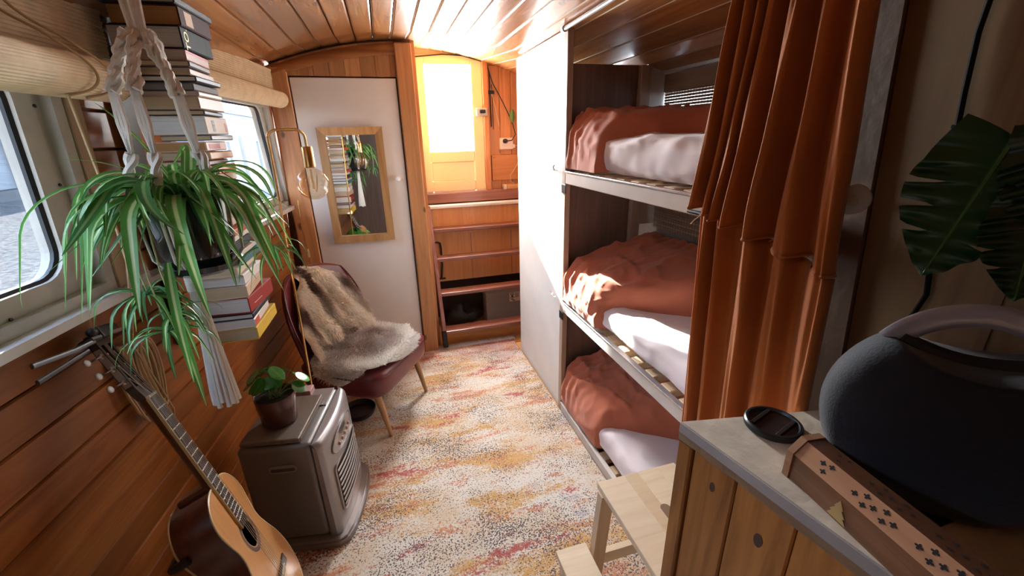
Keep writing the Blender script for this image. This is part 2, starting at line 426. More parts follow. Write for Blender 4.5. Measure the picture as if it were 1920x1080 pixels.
# closet door
cd = struct('door_1', MB().box((-.472, 2.948, .03), (.128, 2.975, 1.897), .003), GREYP)
mk('door_edge_strip', MB().box((.1285, 2.945, .03), (.1345, 2.98, 1.897)), DARKM, cd)
mk('door_knob', MB().lathe([(0, 0), (.013, .001), (.008, .012), (.016, .022), (.019, .030), (.014, .038), (0, .041)], n=8, M=Matrix.Translation((.075, 2.948, 1.30)) @ Matrix.Rotation(math.pi / 2, 4, 'X')), plain('crystal', (.85, .82, .8), .05, spec=.9), cd, label='faceted clear glass knob')

# companionway: side wall, far pine wall, door, sill
struct('wall_stair_left', MB().box((.215, 3.01, 0), (.262, 3.6, 2.2)), PINEZ)
pw = struct('wall_stair_far', MB().box((.84, 3.535, 1.13), (1.35, 3.56, 2.2)), CEILB)
x = .842
while x < 1.34:
    x1 = min(x + .094, 1.35)
    mk('pine_board', MB().box((x, 3.515, 1.13), (x1 - .002, 3.535, 2.16), .004), PINEZ, pw); x = x1
mk('top_moulding', MB().box((.83, 3.505, 2.06), (1.35, 3.517, 2.085), .003), PINE, pw)
struct('wall_stair_right', MB().box((1.33, 2.76, 0), (1.36, 3.6, 2.2)), PINEZ)
struct('wall_outer_far', MB().box((.2, 3.60, -.05), (1.4, 3.63, 1.10)), CEILB)
struct('wall_above_door', MB().box((.22, 3.52, 2.125), (.86, 3.56, 2.35)), CREAM)
DX0, DX1, DY = .285, .795, 3.50
door = struct('door_2', MB().box((DX0 - .02, DY, 1.13), (DX0 + .075, DY + .04, 2.125), .004), CREAM)
mk('door_stile', MB().box((DX1 - .085, DY, 1.13), (DX1, DY + .04, 2.125), .004), CREAM, door)
mk('top_rail', MB().box((DX0 + .075, DY, 2.06), (DX1 - .085, DY + .04, 2.125), .004), CREAM, door)
mk('middle_rail', MB().box((DX0 + .0755, DY, 1.36), (DX1 - .0855, DY + .04, 1.445), .005), CREAM, door)
mk('bottom_rail', MB().box((DX0 + .0755, DY + .002, 1.13), (DX1 - .0855, DY + .04, 1.215), .005), CREAM, door)
mk('door_panel', MB().box((DX0 + .0765, DY + .010, 1.2155), (DX1 - .0865, DY + .035, 1.3595), .003), CREAM, door)
mk('pane', MB().box((DX0 + .076, DY + .018, 1.446), (DX1 - .086, DY + .022, 2.059)), GLASS, door)
mk('door_lock', MB().box((DX1 - .06, DY - .03, 1.70), (DX1 + .03, DY - .001, 1.76), .008, 2), plain('pale_lock', (.5, .5, .5), .35, .3), door)
mk('lock_knob', MB().box((DX1 - .035, DY - .045, 1.72), (DX1 + .012, DY - .0305, 1.745), .005, 2), DARKM, door)
mk('door_jamb', MB().box((DX1 + .001, DY - .02, 1.129), (DX1 + .045, DY + .05, 2.14), .004), PINEZ, door)
struct('trim_2', MB().box((.265, 3.44, 1.045), (1.33, 3.60, 1.1285), .006), MAHO)
# riser panels and ledge
ledge = struct('trim_3', MB().box((.265, 3.36, 1.018), (1.33, 3.435, 1.042), .004), plain('ledge_white', (.72, .70, .68), .4))
riser = struct('trim_4', MB().box((.265, 3.398, .40), (1.33, 3.415, 1.017)), PLYO)
for k, xx in enumerate((.62, .97)):
    mk('riser_joint', MB().box((xx, 3.394, .40), (xx + .004, 3.398, .80)), MAHO, riser)
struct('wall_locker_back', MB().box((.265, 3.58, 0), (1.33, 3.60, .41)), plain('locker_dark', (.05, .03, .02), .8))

# partition (white panel beside stairs), end wall and hull behind bunks
pt = struct('wall_partition', MB().box((.845, 1.985, .0), (.862, 2.745, 1.99)), WHITEP)
struct('wall_bunk_end', MB().box((.866, 1.972, 0), (1.285, 1.988, 1.852)), VENR)
struct('wall_partition_back', MB().box((.863, 2.735, 0), (1.35, 2.75, 1.86)), VENR)
HX = 1.40
hull = struct('wall_right', MB().box((HX + .03, -1.7, -.05), (HX + .06, 2.75, 1.40)).box((HX + .03, -1.7, 1.72), (HX + .06, 2.75, 2.1)).box((HX + .03, 2.05, 1.401), (HX + .06, 2.75, 1.719)).box((HX + .03, -1.7, 1.401), (HX + .06, .75, 1.719)), plain('hull_paint', (.62, .58, .52), .6, var=.08))
mk('lower_lining', MB().box((HX, -.2, .02), (HX + .025, 1.97, 1.36)), plain('hull_lining', (.36, .30, .25), .7, var=.1), hull)
w3 = struct('window_3', MB().box((HX, .7, 1.365), (HX + .03, 2.06, 1.42), .003).box((HX, .7, 1.72), (HX + .03, 2.06, 1.78), .003).box((HX, 2.0, 1.42), (HX + .03, 2.06, 1.72), .003).box((HX, .7, 1.42), (HX + .03, .76, 1.72), .003), WHITEP)
mk('pane', MB().box((HX + .036, .74, 1.402), (HX + .04, 2.04, 1.718)), GLASS, w3)
struct('wall_jamb', MB().box((1.285, 1.99, 1.08), (HX, 2.02, 1.86)), WHITEP)
# plywood wall in the right foreground
rw = struct('wall_plywood', MB().prism([(-1.7, 0), (.50, 0), (.545, 1.0), (.607, 1.75), (.612, 1.99), (-1.7, 1.99)], .885, .905, lambda a, b_, d: V((d, a, b_))), PLYT)
mk('edge_batten', MB().prism([(.505, .02), (.56, .02), (.60, 1.0), (.662, 1.75), (.668, 1.985), (.616, 1.985), (.611, 1.75), (.549, 1.0)], .879, .907, lambda a, b_, d: V((d, a, b_))), plain('batten_paint', (.22, .13, .085), .6, bump=.1, bscale=40, var=.15), rw)
mk('panel_joint', MB().box((.8815, .36, .02), (.8848, .372, 1.96)), plain('joint_ply', (.20, .12, .065), .7), rw)
struct('wall_back', MB().box((-1.2, -1.75, -.05), (1.5, -1.7, 2.3)), VENR)

# ------------------------------------------------------------------ outside
def noise_ground(name, a, b_, s):
    m, n, l, bs = _base(name)
    tc = n.new('ShaderNodeTexCoord'); nz = n.new('ShaderNodeTexNoise'); nz.inputs['Scale'].default_value = s; nz.inputs['Detail'].default_value = 8
    l.new(tc.outputs['Object'], nz.inputs[0]); r = n.new('ShaderNodeValToRGB'); r.color_ramp.elements[0].position = .35; r.color_ramp.elements[1].position = .65
    r.color_ramp.elements[0].color = (*a, 1); r.color_ramp.elements[1].color = (*b_, 1); l.new(nz.outputs[0], r.inputs[0]); l.new(r.outputs[0], bs.inputs[0]); bs.inputs['Roughness'].default_value = 1; bs.inputs['Specular IOR Level'].default_value = 0
    return m
q = struct('quay', MB().box((-40, -20, -.2), (-1.35, 40, .3)), noise_ground('gravel', (.04, .04, .042), (.085, .083, .08), 16)); 
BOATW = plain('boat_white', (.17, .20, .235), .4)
bt = thing('moored_boat', 'pale white cabin boat moored alongside, seen through the far left window', 'boat', (-3.0, 11, .3))
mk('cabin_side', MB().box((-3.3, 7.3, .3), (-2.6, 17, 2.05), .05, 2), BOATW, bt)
mk('cabin_roof', MB().box((-3.4, 7.2, 2.051), (-2.5, 17.2, 2.12), .02), plain('boat_roof', (.75, .76, .78), .5), bt)
for k in range(4):
    y0 = 7.7 + k * 1.9
    f = mk('window_frame', MB().ring([(y0, .85), (y0 + 1.25, .85), (y0 + 1.25, 1.66), (y0, 1.66)], [(y0 + .12, .95), (y0 + 1.13, .95), (y0 + 1.13, 1.56), (y0 + .12, 1.56)], -2.5995, -2.55, lambda a, b_, d: V((d, a, b_))), plain('boat_trim', (.32, .32, .33), .4), bt)
    mk('pane', MB().box((-2.59, y0 + .12, .95), (-2.58, y0 + 1.13, 1.56)), plain('boat_pane', (.12, .155, .19), .1), f)
sh = thing('white_shed', 'long pale shed with a grey plinth across the quay, seen through the near left window', 'shed', (-9.5, 12, .3))
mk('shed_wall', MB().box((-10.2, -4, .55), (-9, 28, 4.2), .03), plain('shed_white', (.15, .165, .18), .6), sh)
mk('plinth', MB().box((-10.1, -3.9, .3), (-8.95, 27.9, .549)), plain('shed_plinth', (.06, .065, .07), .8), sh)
for k in range(9):
    mk('downpipe', MB().tube([(-8.93, -2 + k * 3.2, .35), (-8.93, -2 + k * 3.2, 4.1)], .05, 8), plain('pipe_grey', (.09, .10, .12), .5), sh)

# ------------------------------------------------------------------ rug
def rugmat():
    m, n, l, b = _base('rug_weave')
    tc = n.new('ShaderNodeTexCoord')
    def nz(scale, sx_=1, sy_=1, det=5, off=0, rough=.6):
        mp = n.new('ShaderNodeMapping'); mp.inputs['Scale'].default_value = (sx_, sy_, 1); mp.inputs['Location'].default_value = (off, off * 1.7, 0)
        l.new(tc.outputs['Object'], mp.inputs[0])
        t = n.new('ShaderNodeTexNoise'); t.inputs['Scale'].default_value = scale; t.inputs['Detail'].default_value = det; t.inputs['Roughness'].default_value = rough
        l.new(mp.outputs[0], t.inputs['Vector']); return t.outputs[0]
    def ramp(src, a, b_):
        r = n.new('ShaderNodeMapRange'); r.inputs[1].default_value = a; r.inputs[2].default_value = b_; l.new(src, r.inputs[0]); return r.outputs[0]
    def mix(f, a, c):
        x = n.new('ShaderNodeMix'); x.data_type = 'RGBA'; l.new(f, x.inputs[0])
        if isinstance(a, tuple): x.inputs[6].default_value = (*a, 1)
        else: l.new(a, x.inputs[6])
        if isinstance(c, tuple): x.inputs[7].default_value = (*c, 1)
        else: l.new(c, x.inputs[7])
        return x.outputs[2]
    def math_(op, a, c):
        x = n.new('ShaderNodeMath'); x.operation = op
        for i, q in enumerate((a, c)):
            if isinstance(q, (int, float)): x.inputs[i].default_value = q
            else: l.new(q, x.inputs[i])
        return x.outputs[0]
    sp = n.new('ShaderNodeSeparateXYZ'); l.new(tc.outputs['Object'], sp.inputs[0])
    fine = nz(95, 1, 1.0, 3, 2)
    def patch(scale, sx_, sy_, off, lo, hi, jitter=.30):
        lo += .055; hi += .085
        p = nz(scale, sx_, sy_, 6, off, .65); q = math_('MULTIPLY_ADD', fine, jitter); 
        q.node.inputs[2].default_value = 0
        l.new(p, q.node.inputs[2]); return ramp(q, lo, hi)
    base = mix(patch(2.2, 1, 1.6, 0, .54, .64), (.70, .65, .58), (.62, .50, .37))
    c = mix(patch(2.6, .8, 2.0, 5, .60, .655), base, (.60, .36, .15))
    c = mix(patch(3.4, .8, 2.4, 9, .65, .69), c, (.58, .26, .15))
    c = mix(patch(4.0, .7, 2.2, 14, .69, .72), c, (.47, .13, .11))
    # far end: rose and violet band, ochre spots, darkened to mimic weaker light there
    far = ramp(math_('MULTIPLY_ADD', nz(2.5, 1, 1, 4, 20), .9), 2.05, 2.55); far.node.inputs[0].links[0].from_node.inputs[2].default_value = 0
    mm = far.node.inputs[0].links[0].from_node; l.new(sp.outputs[1], mm.inputs[2])
    farc = mix(patch(3.0, .8, 1.6, 25, .50, .60), (.26, .135, .145), (.42, .10, .08))
    farc = mix(patch(3.6, .8, 1.8, 31, .60, .68), farc, (.48, .23, .08))
    c = mix(far, c, farc)
    blue = ramp(math_('ADD', nz(4, 1, 1.6, 5, 41), math_('MULTIPLY', math_('ADD', sp.outputs[0], 0), .18)),   .72, .82)
    c = mix(math_('MULTIPLY', blue, .6), c, (.33, .31, .40))
    # dark flecks
    fl1 = ramp(math_('ADD', nz(150, 1, 1, 2, 50), math_('MULTIPLY', nz(3, 1, 1.5, 4, 55), .55)), .825, .88)
    c = mix(fl1, c, (.13, .10, .10))
    fl2 = ramp(nz(130, 1, 1, 2, 60), .60, .66)
    c = mix(math_('MULTIPLY', fl2, .65), c, (.70, .66, .60))
    l.new(c, b.inputs['Base Color']); b.inputs['Roughness'].default_value = .95; b.inputs['Specular IOR Level'].default_value = .05
    bp = n.new('ShaderNodeBump'); bp.inputs['Strength'].default_value = .35; bp.inputs['Distance'].default_value = .004; l.new(nz(170, 1, 1, 2, 3), bp.inputs['Height']); l.new(bp.outputs[0], b.inputs['Normal'])
    return m
rug = thing('area_rug', 'large faded rug in cream, ochre and red covering the cabin floor', 'rug', (0, 1, 0))
mk('pile', MB().box((-.66, -1.5, 0), (.836, 2.925, .012), .005), rugmat(), rug)
fr = MB()
for k in range(420):
    x = .14 + k * .0017; L = R.uniform(.025, .065); y = 2.925
    fr.tube([(x, y - .004, .008), (x + R.uniform(-.006, .006), y + L * .6, .008), (x + R.uniform(-.012, .012), y + L, .004)], .0026, 4, False)
f_ = mk('fringe', fr, plain('fringe_white', (.72, .68, .64), .9), rug); f_['kind'] = 'stuff'

# ------------------------------------------------------------------ wall mirror on the closet door
mr_ = thing('wall_mirror', 'rectangular pine framed mirror hanging on the pale closet door', 'mirror', (-.18, 2.945, 1.26))
PINEF = wood('mirror_pine', (.60, .33, .13), (.45, .21, .07), 2, .4, .1, .3)
mx0, mx1, mz0, mz1 = -.372, .012, .905, 1.622; fw = .046
MA = math.radians(3.4)
def MF(a, b_, d):
    q = a + .18; e_ = d + .0115
    return V((-.18 + q * math.cos(MA) - e_ * math.sin(MA), 2.945 - e_ * math.cos(MA) - q * math.sin(MA), b_))
for nm, poly in (('frame_side', [(mx0, mz0), (mx0 + fw, mz0 + fw), (mx0 + fw, mz1 - fw), (mx0, mz1)]), ('frame_side', [(mx1, mz0), (mx1 - fw, mz0 + fw), (mx1 - fw, mz1 - fw), (mx1, mz1)]),
                 ('frame_rail', [(mx0, mz1), (mx0 + fw, mz1 - fw), (mx1 - fw, mz1 - fw), (mx1, mz1)]), ('frame_rail', [(mx0, mz0), (mx0 + fw, mz0 + fw), (mx1 - fw, mz0 + fw), (mx1, mz0)])):
    mk(nm, MB().prism(poly, 0, .026, MF), PINEF, mr_)
mk('mirror_glass', MB().prism([(mx0 + fw, mz0 + fw), (mx1 - fw, mz0 + fw), (mx1 - fw, mz1 - fw), (mx0 + fw, mz1 - fw)], .002, .010, MF), plain('mirror_silver', (.86, .88, .88), .015, 1), mr_)

# ------------------------------------------------------------------ ladder and things below it
ld = thing('companion_ladder', 'dark varnished wooden ladder of four treads leading up to the yellow door', 'ladder', (.6, 3.1, 0))
la, lb = V((0, 2.985, .13)), V((0, 3.43, 1.035)); ldir = (lb - la).normalized(); ln = V((0, -ldir.z, ldir.y))
for xs in (.292, 1.13):
    b = MB(); L = (lb - la).length
    M = Matrix.Identity(4)
    for i in range(3): M[i][0] = (1, 0, 0)[i]; M[i][1] = ln[i]; M[i][2] = ldir[i]; M[i][3] = la[i]
    b.box((xs - .014, -.012, 0), (xs + .014, .068, L - .02), .004, 1, M); s_ = mk('stringer', b, wood('ladder_mahogany', (.32, .15, .14), (.21, .09, .075), 2, .35, .3, 0), ld)
    b = MB().box((xs - .017, -.014, -.125), (xs + .017, .05, 0), .003, 1, M); mk('foot', b, DARKM, s_)
for z in (.855, .645, .40, .135):
    y = la.y + (lb.y - la.y) * (z - la.z) / (lb.z - la.z)
    mk('tread', MB().box((.306, y - .055, z - .014), (1.116, y + .055, z + .014), .005, 2), MAHO, ld)
st = thing('strap_handle', 'thin black strap hanging behind the ladder treads', 'strap', (.38, 3.39, .6))
mk('strap', MB().tube([(.30, 3.385, .74), (.34, 3.383, .745), (.362, 3.382, .735), (.366, 3.381, .70), (.366, 3.383, .55), (.352, 3.384, .43)], .007, 6), BLACKP, st, smooth=True)
mk('buckle', MB().box((.325, 3.372, .425), (.385, 3.390, .437), .003), BLACKP, st)
gb = thing('storage_box', 'grey metal box with a white paper label under the ladder', 'box', (.87, 3.34, 0))
mk('body', MB().box((.70, 3.26, .0025), (1.07, 3.42, .285), .006, 2), plain('grey_box', (.30, .28, .27), .5), gb)
lbm = mk('label', MB().box((.905, 3.258, .195), (1.00, 3.2598, .275)), plain('paper', (.78, .74, .70), .7), gb, label='white paper label with black crossed mark and small print')
ink = plain('ink', (.02, .02, .02), .7)
im = MB()
def stroke(a, c, wd=.0025, y=3.2574):
    a = V((a[0], y, a[1])); c = V((c[0], y, c[1])); d = (c - a).normalized(); pz = V((-d.z, 0, d.x)) * wd
    im.quad(a - pz, a + pz, c + pz, c - pz)
stroke((.915, .225), (.945, .262), .003); stroke((.945, .225), (.915, .262), .003); stroke((.913, .268), (.948, .268)); stroke((.92, .215), (.94, .215), .004); stroke((.93, .225), (.93, .262), .002)
for k in range(4):
    stroke((.955, .266 - k * .011), (.993 - .006 * (k % 2), .266 - k * .011), .0022)
stroke((.93, .204), (.955, .204), .003)
mk('print', im, ink, lbm)
bg_ = thing('black_bag', 'crumpled black bag lying beside the grey box under the ladder', 'bag', (.5, 3.34, 0))
def bagf(u, v):
    a = 2 * math.pi * u; b_ = math.pi * v
    d = V((math.cos(a) * math.sin(b_), math.sin(a) * math.sin(b_), math.cos(b_)))
    k = 1 + .18 * noise.noise(d * 2.2) + .07 * noise.noise(d * 6)
    return V((.505 + d.x * .175 * k, 3.36 + d.y * .085 * k, max(.003, .085 + d.z * (.085 + .05 * noise.noise(V((d.x * 2, d.y * 2, 4)))) * k * (1.25 if d.x < 0 else .8))))
mk('bag_body', MB().grid(bagf, 36, 20, True), plain('bag_black', (.008, .008, .010), .55, bump=.3, bscale=20), bg_, smooth=True, angle=180)
mk('bag_strap', MB().tube([(.36, 3.262, .05), (.40, 3.25, .03), (.46, 3.255, .04), (.53, 3.25, .012), (.60, 3.255, .010), (.64, 3.27, .012)], .006, 6), plain('bag_black', (0, 0, 0)), bg_, smooth=True)

# things on the pine wall beside the door
sk = thing('power_socket', 'white double wall socket with a black plug beside the yellow door', 'socket', (.98, 3.515, 1.50))
mk('socket_plate', MB().box((.925, 3.488, 1.445), (1.035, 3.514, 1.535), .006, 2), plain('socket_white', (.8, .76, .72), .4), sk)
mk('plug', MB().lathe([(.019, 0), (.019, .022), (.013, .04), (.006, .055)], n=12, M=Matrix.Translation((.965, 3.487, 1.51)) @ Matrix.Rotation(math.pi / 2, 4, 'X')), BLACKP, sk, smooth=True)
mk('plug_cable', MB().tube([(.965, 3.435, 1.51), (1.01, 3.44, 1.515), (1.05, 3.47, 1.56), (1.03, 3.50, 1.66), (.96, 3.50, 1.80), (.88, 3.50, 1.94), (.84, 3.495, 2.06), (.80, 3.49, 2.085), (.65, 3.49, 2.12), (.50, 3.49, 2.125), (.30, 3.49, 2.105)], .004, 6), BLACKP, sk, smooth=True)
hk = thing('blind_rod_set', 'thin black rods and cords hanging on the pine wall left of the socket', 'cord', (.86, 3.51, 1.8))
mk('rod', MB().tube([(.857, 3.505, 2.02), (.86, 3.505, 1.62)], .0045, 6), DARKM, hk)
mk('rod', MB().tube([(.873, 3.505, 1.93), (.877, 3.505, 1.60)], .003, 6), DARKM, hk)
mk('bracket', MB().box((.842, 3.495, 1.86), (.892, 3.5125, 1.885), .003), DARKM, hk)
mk('cord', MB().tube([(.862, 3.50, 1.90), (.895, 3.50, 1.76), (.925, 3.505, 1.62)], .003, 5), plain('cord_cream', (.6, .5, .38), .8), hk)
gh = thing('green_hanging_tag', 'small green leaf shaped tag hanging on the black cable by the door', 'tag', (1.02, 3.5, 1.68))
mk('tag_body', MB().lathe([(0, -.055), (.014, -.04), (.022, -.01), (.02, .025), (.01, .045), (0, .052)], (1.03, 3.488, 1.70), 10), plain('tag_green', (.10, .22, .07), .5), gh, smooth=True)
pb = thing('wooden_board', 'plain orange board fixed low on the pine wall under the socket', 'board', (.93, 3.5, 1.3))
mk('board', MB().box((.85, 3.492, 1.20), (1.20, 3.514, 1.405), .003), wood('board_wood', (.50, .22, .08), (.40, .16, .05), 0, .45, 0, .1), pb)
mk('screw', MB().lathe([(.004, 0), (.003, .003), (0, .003)], n=8, M=Matrix.Translation((.87, 3.4915, 1.385)) @ Matrix.Rotation(math.pi / 2, 4, 'X')), DARKM, pb)
wb = thing('wood_block', 'small pale wooden block lying on the dark sill under the pine wall', 'block', (1.1, 3.47, 1.13))
mk('block', MB().box((.96, 3.445, 1.129), (1.25, 3.50, 1.168), .004), wood('block_wood', (.56, .30, .13), (.42, .2, .07), 0, .5, 0, .2), wb)
mk('block_end', MB().box((.935, 3.4465, 1.129), (.9595, 3.4985, 1.168), .003), plain('end_pale', (.62, .52, .42), .6), wb)
cw = thing('cream_wire', 'thin cream wire looping below the socket down to the sill', 'wire', (1.03, 3.48, 1.3))
mk('wire', MB().tube([(1.034, 3.484, 1.47), (1.09, 3.48, 1.475), (1.12, 3.475, 1.42), (1.06, 3.478, 1.32), (1.00, 3.482, 1.235), (1.005, 3.48, 1.19), (1.03, 3.47, 1.172)], .0035, 5), plain('cord_cream', (0, 0, 0)), cw, smooth=True)
mk('wire_plug', MB().box((1.03, 3.472, 1.455), (1.046, 3.492, 1.485), .003), plain('socket_white', (0, 0, 0)), cw)

# ------------------------------------------------------------------ bunk bed
bb = thing('bunk_bed', 'three tier built-in bunk bed with slatted bases and pale rails', 'bunk bed', (1.1, 1.3, 0))
RAILW = plain('rail_pale', (.62, .57, .52), .45, coat=.15, var=.08, vscale=10)
mk('post', MB().box((.838, 1.945, 0), (.868, 1.9845, 1.985), .003), wood('post_pale', (.50, .36, .27), (.38, .26, .18), 2, .5, 0, .2), bb)
mk('post', MB().box((1.215, 1.94, 0), (1.27, 1.971, 1.85), .003), wood('post_pale', (0, 0, 0), (0, 0, 0)), bb)
LEV = (.055, .695, 1.375)
for i, z in enumerate(LEV):
    mk('rail', MB().box((.838, .70, z - .052), (.858, 1.944, z), .003), RAILW, bb)
    mk('rail_lip', MB().box((.834, .70, z + .0005), (.858, 1.944, z + .008), .002), STEEL if i else RAILW, bb)
    mk('back_rail', MB().box((1.345, .70, z - .05), (1.365, 1.939, z), .003), RAILW, bb)
    s0 = None
    for k in range(12):
        y = 1.86 - k * .099
        if s0 is None:
            s0 = mk('slat', MB().box((.8585, y - .029, z - .018), (1.3445, y + .029, z + .010), .003), PALE, bb)
        else: dup(s0, (0, y - 1.86, 0))
    if i:
        br = MB().box((.833, 1.93, z - .10), (.8375, 1.98, z - .055), .002); mk('bracket', br, DARKM, bb)
    # chrome hook at the rail end
    if i:
        hb = MB().tube([(.832, 2.03, z + .005), (.815, 2.03, z + .008), (.808, 2.03, z + .022), (.815, 2.03, z + .032)], .0035, 6)
        for q in range(6): hb.lathe([(0, -.004), (.004, 0), (0, .004)], (.836, 2.05 + q * .014, z + .004), 8)
        mk('hook_chain', hb, STEEL, bb, smooth=True)
cr = thing('curtain_rod', 'thin white metal curtain rod along the ceiling above the bunks', 'curtain rod', (.83, 1.2, 1.99))
mk('rod', MB().tube([(.826, 1.955, 1.985), (.826, .66, 1.995)], .0085, 10), plain('rod_white', (.65, .65, .68), .3, .3), cr, smooth=True)
mk('rod_end', MB().lathe([(.013, 0), (.013, .02), (0, .02)], n=12, M=Matrix.Translation((.826, 1.956, 1.985)) @ Matrix.Rotation(-math.pi / 2, 4, 'X')), STEEL, cr, smooth=True)
cr2 = thing('lower_curtain_rod', 'dark curtain rod behind the hem of the upper orange curtain', 'curtain rod', (.83, .8, 1.33))
mk('rod', MB().tube([(.826, 1.02, 1.335), (.826, .63, 1.335)], .006, 8), DARKM, cr2, smooth=True)
mk('rod_hook', MB().box((.828, .70, 1.325), (.8335, .72, 1.345)), STEEL, cr2)

TERRA = cloth('terracotta_linen', (.58, .18, .10), dark=.82)
PINK = cloth('pale_pink_sheet', (.80, .71, .73), dark=.95)
def wr(p, s, amp, seed, aniso=(1, 1, 1)):
    q = V((p.x * aniso[0], p.y * aniso[1], p.z * aniso[2])) * s + V((seed, seed * 1.3, seed * .7))
    a = noise.noise(q); r = 1 - abs(noise.noise(q * 1.9 + V((9, 3, 1)))) * 2
    return amp * (a * .55 + r * .45)
def mattress(z, seed, y0, y1, h, label, sag=.0):
    t = thing('mattress', label, 'mattress', (1.12, (y0 + y1) / 2, z))
    def fn(u, v):
        a = 2 * math.pi * v
        # closed section in x,z swept along y with rounded ends
        yy = -1 + 2 * u; e = (1 - abs(yy) ** 10) ** (1 / 3.0) if abs(yy) < 1 else 0
        c, s = math.cos(a), math.sin(a)
        sx_ = math.copysign(abs(c) ** .35, c); sz_ = math.copysign(abs(s) ** .55, s)
        x = 1.106 + sx_ * .238 * (.88 + .12 * e); y = (y0 + y1) / 2 + yy * (y1 - y0) / 2; zz = z + h / 2 + sz_ * h / 2 * e
        p = V((x, y, zz)); k = wr(p, 5, .014, seed, (1, .5, 1.6)) + wr(p, 11, .005, seed + 5, (1.3, .5, 1))
        top = max(0, sz_) ; front = max(0, -sx_)
        return p + V((-k * front * 1.0, 0, k * top * 1.4 + .012 * math.sin(a) * 0))
    mk('mattress_body', MB().grid(fn, 90, 72, False, True), PINK, t, smooth=True, angle=180)
    return t
mattress(1.386, 3, .70, 1.93, .15, 'mattress in pale pink sheet on the top bunk')
mattress(.706, 11, .70, 1.93, .12, 'mattress in lilac pink sheet on the middle bunk')
mattress(.066, 23, .70, 1.93, .14, 'mattress in pale sheet on the lowest bunk')
def duvet(z, prof, label, seed, folds=.02, crush=0):
    # prof(v, s) -> for across fraction v (0 front .. 1 back): far y, near y, height, thickness at near edge
    t = thing('duvet', label, 'duvet', (1.12, 1.6, z))
    NX, NY = 70, 90
    def fn(u, v):
        # v: 0 bottom of front face -> .28 top edge -> 1 back ; u: far->near
        if v < .30:
            f = v / .30; ang = f * math.pi / 2; xf = 0; hf = math.sin(ang) ** .8; xo = (1 - math.cos(ang)) * .075
        else:
            f = (v - .30) / .70; hf = 1; xo = .075 + f * .430
        vv = min(1, xo / .505)
        y0, y1, h, x0, lift = prof(vv)
        un = u
        if un > .86:
            g = (un - .86) / .14; ee = math.sqrt(max(0, 1 - g * g)); yy = y0 + (y1 - y0) * (.86 + .14 * math.sin(g * math.pi / 2))
        else:
            ee = 1; yy = y0 + (y1 - y0) * un
        if un < .06:
            ee = .55 + .45 * math.sqrt(max(0, 1 - ((.06 - un) / .06) ** 2))
        hh = h * (1 - .16 * un) * hf * ee
        base = lift * (1 if un > .0 else 1)
        p = V((x0 + xo, yy, z + base + hh))
        wq = V((noise.noise(p * 4 + V((seed, 0, 0))), noise.noise(p * 4 + V((0, seed, 0))), noise.noise(p * 4 + V((0, 0, seed))))) * .16
        pq = p + wq
        k = wr(p, 3.4, folds, seed, (1.0, .6, 1.0)) + folds * .75 * (1 - abs(noise.noise(V((pq.x * 5.5 + pq.y * 2.5, pq.y * 2.6, pq.z * 5 + seed))))) ** 4 + folds * .35 * (1 - abs(noise.noise(V((pq.x * 13 - pq.y * 5, pq.y * 6, pq.z * 12 + seed))))) ** 4
        # gathers near the far end, running down the front
        gth = math.exp(-un * 4.5) * .020 * math.sin(yy * 105 + 5 * noise.noise(V((vv * 3, seed, hf * 2))) + xo * 24 + hf * 3)
        d = V((-(1 - f) if v < .30 else -.15, 0, hf * (.35 + .65 * (1 if v >= .30 else f)))) 
        return p + d.normalized() * (k * (.4 + .6 * hf) * min(1, ee + .25) + gth * hf)
    mk('duvet_cover', MB().grid(fn, NY, NX), TERRA, t, smooth=True, angle=180)
    return t
def lerp(a, b_, t): return a + (b_ - a) * t
duvet(1.395, lambda v: (1.945, lerp(1.64, 1.30, min(1, v * 1.6)) if v < .5 else lerp(1.36, .78, (v - .5) / .5), .225, .848, .0 if v < .12 else .015), 'terracotta duvet bunched at the far end of the top bunk', 2, .022)
duvet(.715, lambda v: (1.945, lerp(1.56, 1.24, min(1, v * 1.25)) if v < .8 else lerp(1.24, .8, (v - .8) / .2), lerp(.20, .33, v ** 1.2), .846 + 0.0 * v, .0), 'terracotta duvet rolled back over the middle bunk', 31, .030)
duvet(.075, lambda v: (1.945, lerp(1.52, 1.28, min(1, v * 1.4)), lerp(.22, .36, v), .846, .0), 'terracotta duvet heaped on the lowest bunk', 57, .030)
def pillow(c, s, M, label, seed, mat):
    t = thing('pillow', label, 'pillow', c)
    def fn(u, v):
        a = 2 * math.pi * u; b_ = -math.pi / 2 + math.pi * v
        cb_, sb = math.cos(b_), math.sin(b_); ca, sa = math.cos(a), math.sin(a)
        p = V((math.copysign(abs(ca) ** .55, ca) * abs(cb_) ** .5 * s[0], math.copysign(abs(sa) ** .55, sa) * abs(cb_) ** .5 * s[1], sb * s[2]))
        k = wr(p, 7, .012, seed)
        return V(c) + M @ (p + V((0, 0, k * (1 if sb > 0 else .3))))
    mk('pillow_cover', MB().grid(fn, 48, 24, True), mat, t, smooth=True, angle=180)
pillow((1.22, .88, 1.66), (.12, .15, .055), Matrix.Rotation(math.radians(70), 3, 'Y') @ Matrix.Rotation(.15, 3, 'X'), 'terracotta pillow leaning up behind the curtain on the top bunk', 4, TERRA)

